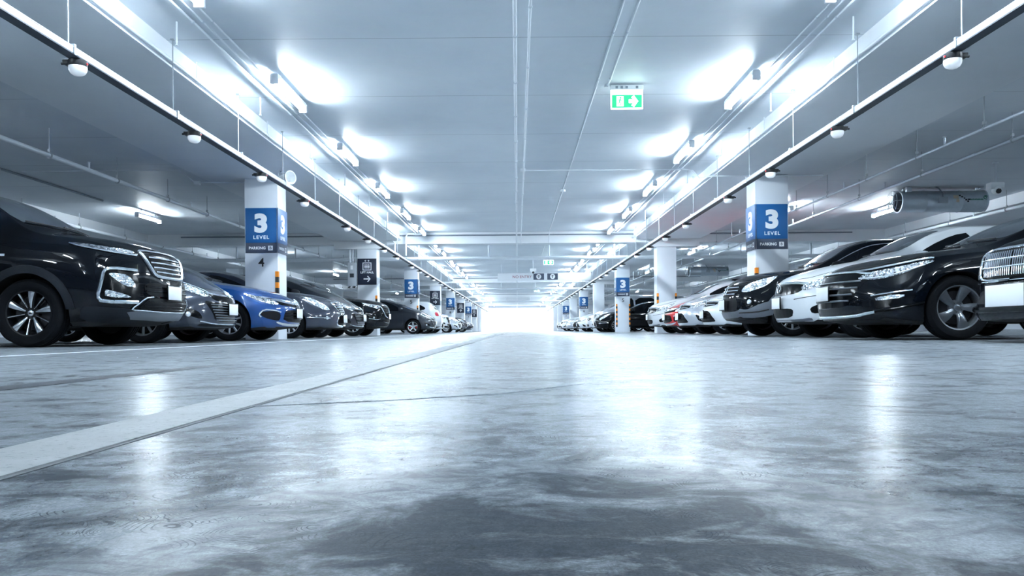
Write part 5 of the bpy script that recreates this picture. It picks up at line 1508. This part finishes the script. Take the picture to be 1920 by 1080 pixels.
# --- older black off-roader with big clear lamps and grey skirts
def spec_offroad():
    sp = dict(L=4.55, hwid=.915, r=.345, tw=.225, wheels=(.90, 3.52), rim='multi', paint='paint_black', gap=.06,
        top=[(0, .90), (.04, .96), (.12, 1.005), (.4, 1.07), (.85, 1.125), (1.15, 1.155), (1.32, 1.19), (2.05, 1.58), (2.5, 1.665), (3.3, 1.67), (4.0, 1.60), (4.3, 1.3), (4.48, 1.0), (4.55, .9)],
        belt=[(0, .79), (.12, .89), (.4, .97), (.9, 1.03), (1.5, 1.06), (2.6, 1.08), (4.0, 1.10), (4.4, .98), (4.55, .8)],
        bot=[(0, .28), (.3, .24), (.6, .22), (4.0, .24), (4.55, .38)],
        hw=[(0, .80), (.2, .86), (.5, .90), (1.0, .915), (4.0, .91), (4.35, .87), (4.55, .81)],
        rc=[(0, .60), (.3, .65), (1.1, .70), (1.6, .67), (2.4, .58), (4.0, .57), (4.55, .62)],
        fr=[(0, .52), (1.15, .58), (1.5, .83), (2.4, .90), (4.0, .90), (4.55, .7)],
        nose=[(.22, .16), (.32, .05), (.45, .0), (.60, .01), (.75, .04), (.88, .09), (1.0, .17)],
        sweep=[(.2, .30), (.6, .34), (1.0, .44)], sweep_p=2.5,
        tail=[(.3, .08), (.6, 0), (.9, .02), (1.2, .06)])
    f = glass_set(sp, [(0, 1.585), (.40, 1.58), (.53, 1.56), (.655, 1.215), (.40, 1.19), (0, 1.185)],
        [[(1.50, 1.095), (1.9, 1.33), (2.25, 1.48), (2.56, 1.525), (2.58, 1.10)], [(2.65, 1.10), (2.64, 1.525), (3.2, 1.525), (3.45, 1.50), (3.48, 1.12)], [(3.55, 1.12), (3.53, 1.49), (3.85, 1.40), (4.05, 1.18)]])
    f += [
        ('patch', 'headlight', 'lamp_reflector_bright', 42, 'both', [(.46, .77), (.54, .87), (.74, .945), (.98, 1.00), (1.06, 1.01), (1.0, .92), (.90, .835), (.72, .775), (.56, .745)], dict(off=.006, step=.02)),
        ('ball', 'projector', 'chrome', 42, 'both', [(.72, .855, .050), (.86, .905, .046)], dict(par='headlight')),
        ('patch', 'upper_grille', 'mesh_black', 0, 'sym', [(0, .88), (.34, .88), (.46, .83), (.40, .75), (.30, .70), (0, .69)], dict(off=.004)),
        ('strip', 'grille_bar', 'chrome', 0, 'sym', [[(0, .845), (.42, .84)], [(0, .79), (.43, .785)], [(0, .735), (.37, .73)]], dict(r=.011, off=.012, par='upper_grille')),
        ('ring', 'badge', 'chrome', 0, 'p', (0, .80, .065, .055), dict(r=.011, off=.02)),
        ('patch', 'lower_grille', 'mesh_black', 0, 'sym', [(0, .66), (.40, .66), (.48, .56), (.46, .44), (0, .43)], dict(off=.004)),
        ('ball', 'fog_lamp', 'lamp_pearl', 42, 'both', [(.66, .585, .042)]),
        ('ring', 'fog_bezel', 'gloss_black', 42, 'both', (.66, .585, .065, .065), dict(r=.016, off=.004)),
        ('patch', 'bumper_skirt', 'cladding_grey', 42, 'both', [(.44, .48), (.62, .45), (.78, .51), (.95, .58), (1.10, .60), (1.12, .38), (.80, .315), (.44, .325)], dict(off=.008)),
        ('patch', 'bumper_apron', 'cladding_grey', 0, 'sym', [(0, .42), (.40, .425), (.52, .45), (.56, .33), (0, .315)], dict(off=.008)),
        ('strip', 'apron_slot', 'seam', 42, 'both', [[(.46, .405), (.80, .41), (.98, .45)]], dict(r=.012, off=.006)),
        ('patch', 'wheel_arch_trim', 'cladding_grey', 90, 'both', arch_band(.90, .345, .07, .40), dict(off=.010, thick=.03, rnd=0, step=.04)),
        ('strip', 'hood_seam', 'seam', 42, 'both', [[(.36, .90), (.56, .93), (.80, .99), (1.02, 1.04)]], dict(r=.004, off=0)),
        ('strip', 'door_seam', 'seam', 90, 'both', [[(1.42, 1.05), (1.38, .44)], [(2.61, 1.08), (2.61, .42)]], dict(r=.004, off=0)),
        ('strip', 'window_trim', 'chrome', 90, 'both', [[(1.47, 1.11), (1.88, 1.35), (2.24, 1.505), (2.56, 1.55), (3.2, 1.55), (3.6, 1.50)]], dict(r=.010, off=.008)),
        ('patch', 'sunshade', 'sign_blue', 0, 'p', [(-.35, 1.215), (-.05, 1.215), (-.08, 1.285), (-.32, 1.285)], dict(off=.008)),
        ('plate', 0, .55, .34, .17, dict(off=.05)), ('mirror', 1.60, 1.085, .21), ('wiper', 1.225)]
    sp['features'] = f
    return sp

# --- older limousine with a tall grille of upright bars (cut by the right edge)
def spec_limo():
    sp = dict(L=4.80, hwid=.90, r=.325, tw=.21, wheels=(.92, 3.74), rim='multi', paint='paint_black', gap=.045,
        top=[(0, .80), (.04, .855), (.12, .90), (.4, .955), (.9, 1.0), (1.3, 1.03), (1.5, 1.07), (2.3, 1.39), (2.7, 1.45), (3.3, 1.44), (3.8, 1.25), (4.2, 1.08), (4.65, 1.03), (4.75, .9), (4.8, .8)],
        belt=[(0, .70), (.12, .80), (.4, .87), (.9, .91), (1.5, .94), (2.6, .95), (4.1, .96), (4.6, .92), (4.8, .75)],
        bot=[(0, .20), (.3, .185), (.6, .18), (4.2, .19), (4.8, .32)],
        hw=[(0, .82), (.2, .87), (.5, .89), (1.0, .90), (4.2, .89), (4.6, .86), (4.8, .8)],
        rc=[(0, .60), (.3, .64), (1.2, .69), (1.6, .66), (2.5, .56), (3.6, .55), (4.3, .64), (4.8, .66)],
        fr=[(0, .52), (1.2, .58), (1.6, .82), (2.4, .88), (3.5, .88), (4.2, .7), (4.8, .6)],
        nose=[(.15, .08), (.20, .02), (.28, -.03), (.36, .0), (.44, .03), (.56, .03), (.75, .05), (.86, .10), (.95, .17)],
        sweep=[(.15, .28), (.4, .28), (.6, .24), (.8, .28), (.9, .34)], sweep_p=3.4,
        tail=[(.3, .08), (.6, 0), (.85, .0), (1.0, .04)])
    f = glass_set(sp, [(0, 1.385), (.38, 1.38), (.51, 1.36), (.64, 1.085), (.38, 1.07), (0, 1.065)],
        [[(1.66, .965), (2.05, 1.17), (2.45, 1.31), (2.72, 1.34), (2.74, .97)], [(2.81, .97), (2.80, 1.34), (3.3, 1.31), (3.6, 1.22), (3.9, 1.03), (3.8, .98)]])
    bars = [[(x_, .785), (x_ * .98, .58)] for x_ in np.linspace(.02, .405, 14)]
    f += [
        ('patch', 'upper_grille', 'gloss_black', 0, 'sym', [(0, .80), (.38, .80), (.45, .775), (.46, .60), (.42, .565), (0, .56)], dict(off=.006, rnd=1)),
        ('strip', 'grille_bar', 'chrome', 0, 'both', bars, dict(r=.0065, off=.012, par='upper_grille', rnd=0)),
        ('strip', 'grille_cross_bar', 'satin_chrome', 0, 'sym', [[(0, .725), (.44, .725)], [(0, .655), (.45, .655)]], dict(r=.008, off=.014, par='upper_grille', rnd=0)),
        ('strip', 'grille_surround', 'chrome', 0, 'sym', [[(0, .812), (.39, .812), (.475, .785), (.482, .60), (.43, .55), (0, .545)]], dict(r=.012, off=.010)),
        ('patch', 'headlight', 'lamp_pearl', 30, 'both', [(.46, .575), (.47, .74), (.56, .80), (.76, .82), (.86, .79), (.84, .66), (.74, .575)], dict(off=.006, step=.02)),
        ('patch', 'hood_panel', 'paint_silver', 0, 'sym', [(0, .825), (.5, .83), (.60, .87), (.56, .93), (0, .96)], dict(off=.003)) if False else ('strip', 'hood_seam', 'seam', 0, 'sym', [[(0, .83), (.5, .835), (.66, .86)]], dict(r=.004, off=0)),
        ('strip', 'bumper_trim', 'chrome', 0, 'sym', [[(0, .535), (.5, .535), (.74, .545)]], dict(r=.010, off=.004)),
        ('strip', 'bumper_fold', 'gloss_black', 0, 'sym', [[(0, .285), (.5, .29), (.80, .31)]], dict(r=.030, off=.0)),
        ('patch', 'lower_grille', 'mesh_black', 0, 'sym', [(0, .46), (.64, .46), (.66, .345), (0, .34)], dict(off=.003)),
        ('patch', 'corner_vent', 'mesh_black', 42, 'both', [(.70, .50), (.86, .52), (.88, .40), (.72, .38)], dict(off=.004, step=.02)),
        ('strip', 'door_seam', 'seam', 90, 'both', [[(1.55, .92), (1.52, .38)], [(2.77, .95), (2.77, .36)]], dict(r=.004, off=0)),
        ('plate', 0, .405, .52, .185, dict(off=.05)), ('mirror', 1.76, .96, .20), ('wiper', 1.10)]
    sp['features'] = f
    return sp

# --- tall silver van
def spec_van():
    sp = dict(L=4.90, hwid=.90, r=.335, tw=.21, wheels=(.85, 3.65), rim='multi', paint='paint_silver', gap=.05,
        top=[(0, .92), (.05, 1.0), (.2, 1.09), (.5, 1.17), (.75, 1.23), (1.55, 1.80), (1.9, 1.89), (3.5, 1.90), (4.6, 1.84), (4.8, 1.5), (4.9, 1.2)],
        belt=[(0, .80), (.2, .95), (.6, 1.04), (1.2, 1.08), (4.5, 1.10), (4.9, .95)],
        bot=[(0, .26), (.4, .22), (4.3, .24), (4.9, .36)],
        hw=[(0, .80), (.2, .86), (.5, .89), (1.0, .90), (4.5, .90), (4.9, .84)],
        rc=[(0, .62), (.6, .70), (1.0, .70), (1.8, .64), (4.5, .63), (4.9, .66)],
        fr=[(0, .55), (.6, .62), (1.1, .86), (1.8, .91), (4.6, .91), (4.9, .8)],
        nose=[(.2, .12), (.35, .02), (.55, .0), (.8, .03), (.95, .08), (1.1, .16)],
        sweep=[(.2, .28), (.6, .30), (1.0, .36)], sweep_p=2.8, tail=[(.3, .05), (.6, 0), (1.4, .02)])
    f = glass_set(sp, [(0, 1.79), (.45, 1.785), (.58, 1.76), (.66, 1.27), (.40, 1.245), (0, 1.24)],
        [[(1.02, 1.11), (1.35, 1.42), (1.62, 1.66), (1.95, 1.72), (1.98, 1.11)], [(2.06, 1.11), (2.04, 1.725), (3.1, 1.73), (3.12, 1.12)], [(3.2, 1.12), (3.18, 1.73), (4.4, 1.70), (4.55, 1.14)]],
        [(0, 1.74), (.58, 1.72), (.62, 1.2), (0, 1.18)])
    f += [
        ('patch', 'headlight', 'lamp_reflector_bright', 42, 'both', [(.50, .80), (.56, .93), (.78, .985), (.96, 1.0), (.90, .86), (.72, .79)], dict(off=.006, step=.025)),
        ('patch', 'upper_grille', 'mesh_black', 0, 'sym', [(0, .90), (.44, .90), (.46, .74), (0, .72)], dict(off=.004)),
        ('strip', 'grille_bar', 'chrome', 0, 'sym', [[(0, .86), (.44, .86)], [(0, .80), (.45, .80)], [(0, .75), (.45, .75)]], dict(r=.012, off=.010, par='upper_grille')),
        ('patch', 'lower_grille', 'mesh_black', 0, 'sym', [(0, .50), (.55, .50), (.52, .36), (0, .35)], dict(off=.004)),
        ('patch', 'tail_light', 'tail_red', 180, 'both', [(.66, 1.3), (.80, 1.3), (.82, .9), (.68, .9)], dict(off=.006)),
        ('plate', 0, .60, .34, .155, dict(off=.03)), ('mirror', 1.12, 1.10, .22), ('wiper', 1.28)]
    sp['features'] = f
    return sp

# --- white saloon with slanting intakes / its silver and red sisters
def spec_family():
    sp = spec_saloon()
    sp['paint'] = 'paint_white'
    f = [q for q in sp['features'] if q[1] not in ('upper_grille', 'grille_bar', 'grille_surround', 'bumper_strip', 'fog_lamp', 'lower_grille', 'headlight', 'projector')]
    f = [q for q in f if q[0] != 'plate']
    f += [
        ('patch', 'headlight', 'lamp_reflector', 42, 'both', [(.46, .64), (.54, .71), (.76, .785), (.98, .85), (1.05, .86), (.94, .765), (.76, .68), (.58, .62)], dict(off=.006, step=.02)),
        ('ball', 'projector', 'chrome', 42, 'both', [(.76, .73, .032), (.64, .68, .030)], dict(par='headlight')),
        ('patch', 'upper_grille', 'gloss_black', 0, 'sym', [(0, .70), (.46, .695), (.52, .66), (.40, .625), (0, .605)], dict(off=.005)),
        ('strip', 'grille_bar', 'chrome', 0, 'sym', [[(0, .715), (.40, .712), (.56, .70)], [(0, .64), (.44, .645)]], dict(r=.010, off=.010)),
        ('ring', 'badge', 'chrome', 0, 'p', (0, .665, .06, .042), dict(r=.009, off=.02)),
        ('patch', 'lower_grille', 'mesh_black', 0, 'sym', [(0, .52), (.30, .52), (.52, .31), (.48, .28), (0, .275)], dict(off=.005)),
        ('strip', 'grille_bar', 'gloss_black', 0, 'sym', [[(0, .46), (.36, .46)], [(0, .40), (.42, .40)], [(0, .34), (.48, .34)]], dict(r=.009, off=.008, par='lower_grille')),
        ('patch', 'fog_recess', 'mesh_black', 42, 'both', [(.66, .50), (.80, .30), (.96, .33), (.90, .40)], dict(off=.004, step=.02)),
        ('plate', 0, .44, .34, .155, dict(off=.04))]
    sp['features'] = f
    return sp

def done(root, sp): root['length'] = sp['L']; return root

# ------------------------------------------------------------------ cars: who is parked where
sp = spec_suv(); c = done(make_car('suv', sp, 'large black off-roader with chrome slatted grille, first car on the left'), sp); park(c, -1, 4.03, 9.02)
sp = spec_mpv(); mpv = done(make_car('people_carrier', sp, 'grey people carrier between the big black off-roader and the blue saloon'), sp); park(mpv, -1, 4.18, 11.3)
sp = spec_sedan(); sedan = done(make_car('sedan', sp, 'bright blue saloon with chrome lamp wing in front of the level 4 column'), sp); park(sedan, -1, 3.86, 13.6)
sp = spec_saloon(); saloon = done(make_car('sedan', sp, 'slate grey saloon with slanted slatted grille just behind the level 4 column'), sp); park(saloon, -1, 3.80, 16.9)
c = done(recolour(mpv, 'paint_charcoal', 'dark grey car squeezed between the slate saloon and the black crossover'), spec_mpv()); park(c, -1, 3.84, 19.3)
sp = spec_crossover(); cross = done(make_car('suv', sp, 'black crossover with chrome winged grille in front of the lift hall column'), sp); park(cross, -1, 3.92, 23.6)
sp = spec_mpv(); sp['paint'] = 'paint_charcoal'; sp['rim'] = 'star'; sp['top'] = [(a, b - .05 * min(1, a)) for a, b in sp['top']]; sp['features'] = [q for q in sp['features'] if q[1] not in ('x',)]
hat = done(make_car('hatchback', sp, 'dark grey hatchback on five-spoke wheels with red brakes, side-on by the second level sign'), sp); park(hat, -1, 3.62, 34.3)

sp = spec_limo(); c = done(make_car('limousine', sp, 'black limousine with upright chrome grille bars cut by the right edge'), sp); park(c, 1, 4.16, 6.55)
sp = spec_wide(); wide = done(make_car('sedan', sp, 'glossy black saloon with full-width lamp wing, second car on the right'), sp); park(wide, 1, 3.62, 9.05)
sp = spec_hatch(); hatch = done(make_car('hatchback', sp, 'white hatchback between the glossy black saloon and the black off-roader'), sp); park(hatch, 1, 3.84, 11.35)
sp = spec_offroad(); offr = done(make_car('suv', sp, 'black off-roader with grey bumper skirt in front of the right level sign'), sp); park(offr, 1, 3.66, 13.65)
sp = spec_family(); fam = done(make_car('sedan', sp, 'white saloon with slanting dark intakes behind the right level sign column'), sp); park(fam, 1, 4.02, 16.7)
c = done(recolour(fam, 'paint_silver', 'silver saloon between two white cars and the red one on the right'), sp); park(c, 1, 3.98, 19.1)
c = done(recolour(sedan, 'paint_red', 'red saloon, the only red car in the right row', 'sedan'), spec_sedan()); park(c, 1, 4.08, 21.4)
c = done(recolour(hatch, 'paint_white', 'white hatchback in front of the plain signless column on the right'), spec_hatch()); park(c, 1, 4.05, 23.9)
c = done(recolour(saloon, 'paint_black', 'black saloon seen from its side past the column numbered 5 on the right'), spec_saloon()); park(c, 1, 3.75, 37.6)
sp = spec_van(); van = done(make_car('van', sp, 'tall silver van rising behind the black saloon on the right'), sp); park(van, 1, 3.95, 40.0)

far = [  # side, y, nose, base, paint, reversed, label
    (-1, 38.0, 3.7, hatch, 'paint_white', True, 'white hatchback parked tail out with red tail light on the left'),
    (-1, 40.6, 3.9, saloon, 'paint_white', False, 'white saloon just beyond the tail-out white hatchback on the left'),
    (-1, 43.2, 3.8, cross, 'paint_white', False, 'white crossover beside the second lift hall sign on the left'),
    (-1, 50.8, 3.7, mpv, 'paint_silver', False, 'silver people carrier far down the left row'),
    (-1, 53.2, 3.9, fam, 'paint_white', False, 'small white saloon far down the left row after the silver people carrier'),
    (-1, 58.4, 3.8, offr, 'paint_charcoal', False, 'dark off-roader far down the left row'),
    (-1, 64.6, 3.7, sedan, 'paint_slate', False, 'last dark saloon at the far end of the left row'),
    (1, 42.6, 3.85, hatch, 'paint_white', False, 'white hatchback behind the silver van on the right'),
    (1, 48.4, 3.75, fam, 'paint_white', False, 'white saloon far right beside the third level sign column'),
    (1, 51.0, 3.7, sedan, 'paint_charcoal', False, 'dark low saloon far down the right row between white cars'),
    (1, 53.6, 3.9, mpv, 'paint_white', False, 'white people carrier far down the right row'),
    (1, 59.2, 3.7, saloon, 'paint_silver', False, 'silver saloon far down the right row'),
    (1, 64.2, 3.6, hatch, 'paint_white', False, 'tiny white hatchback near the far end of the right row'),
    (1, 70.0, 3.6, sedan, 'paint_white', False, 'tiny white saloon, last car of the right row'),
]
for s, y, nose, base, p_, rev, lab in far:
    c = recolour(base, p_, lab); c['length'] = base['length']
    c['group'] = 'distant parked cars'
    park(c, s, nose, y, 0, rev)
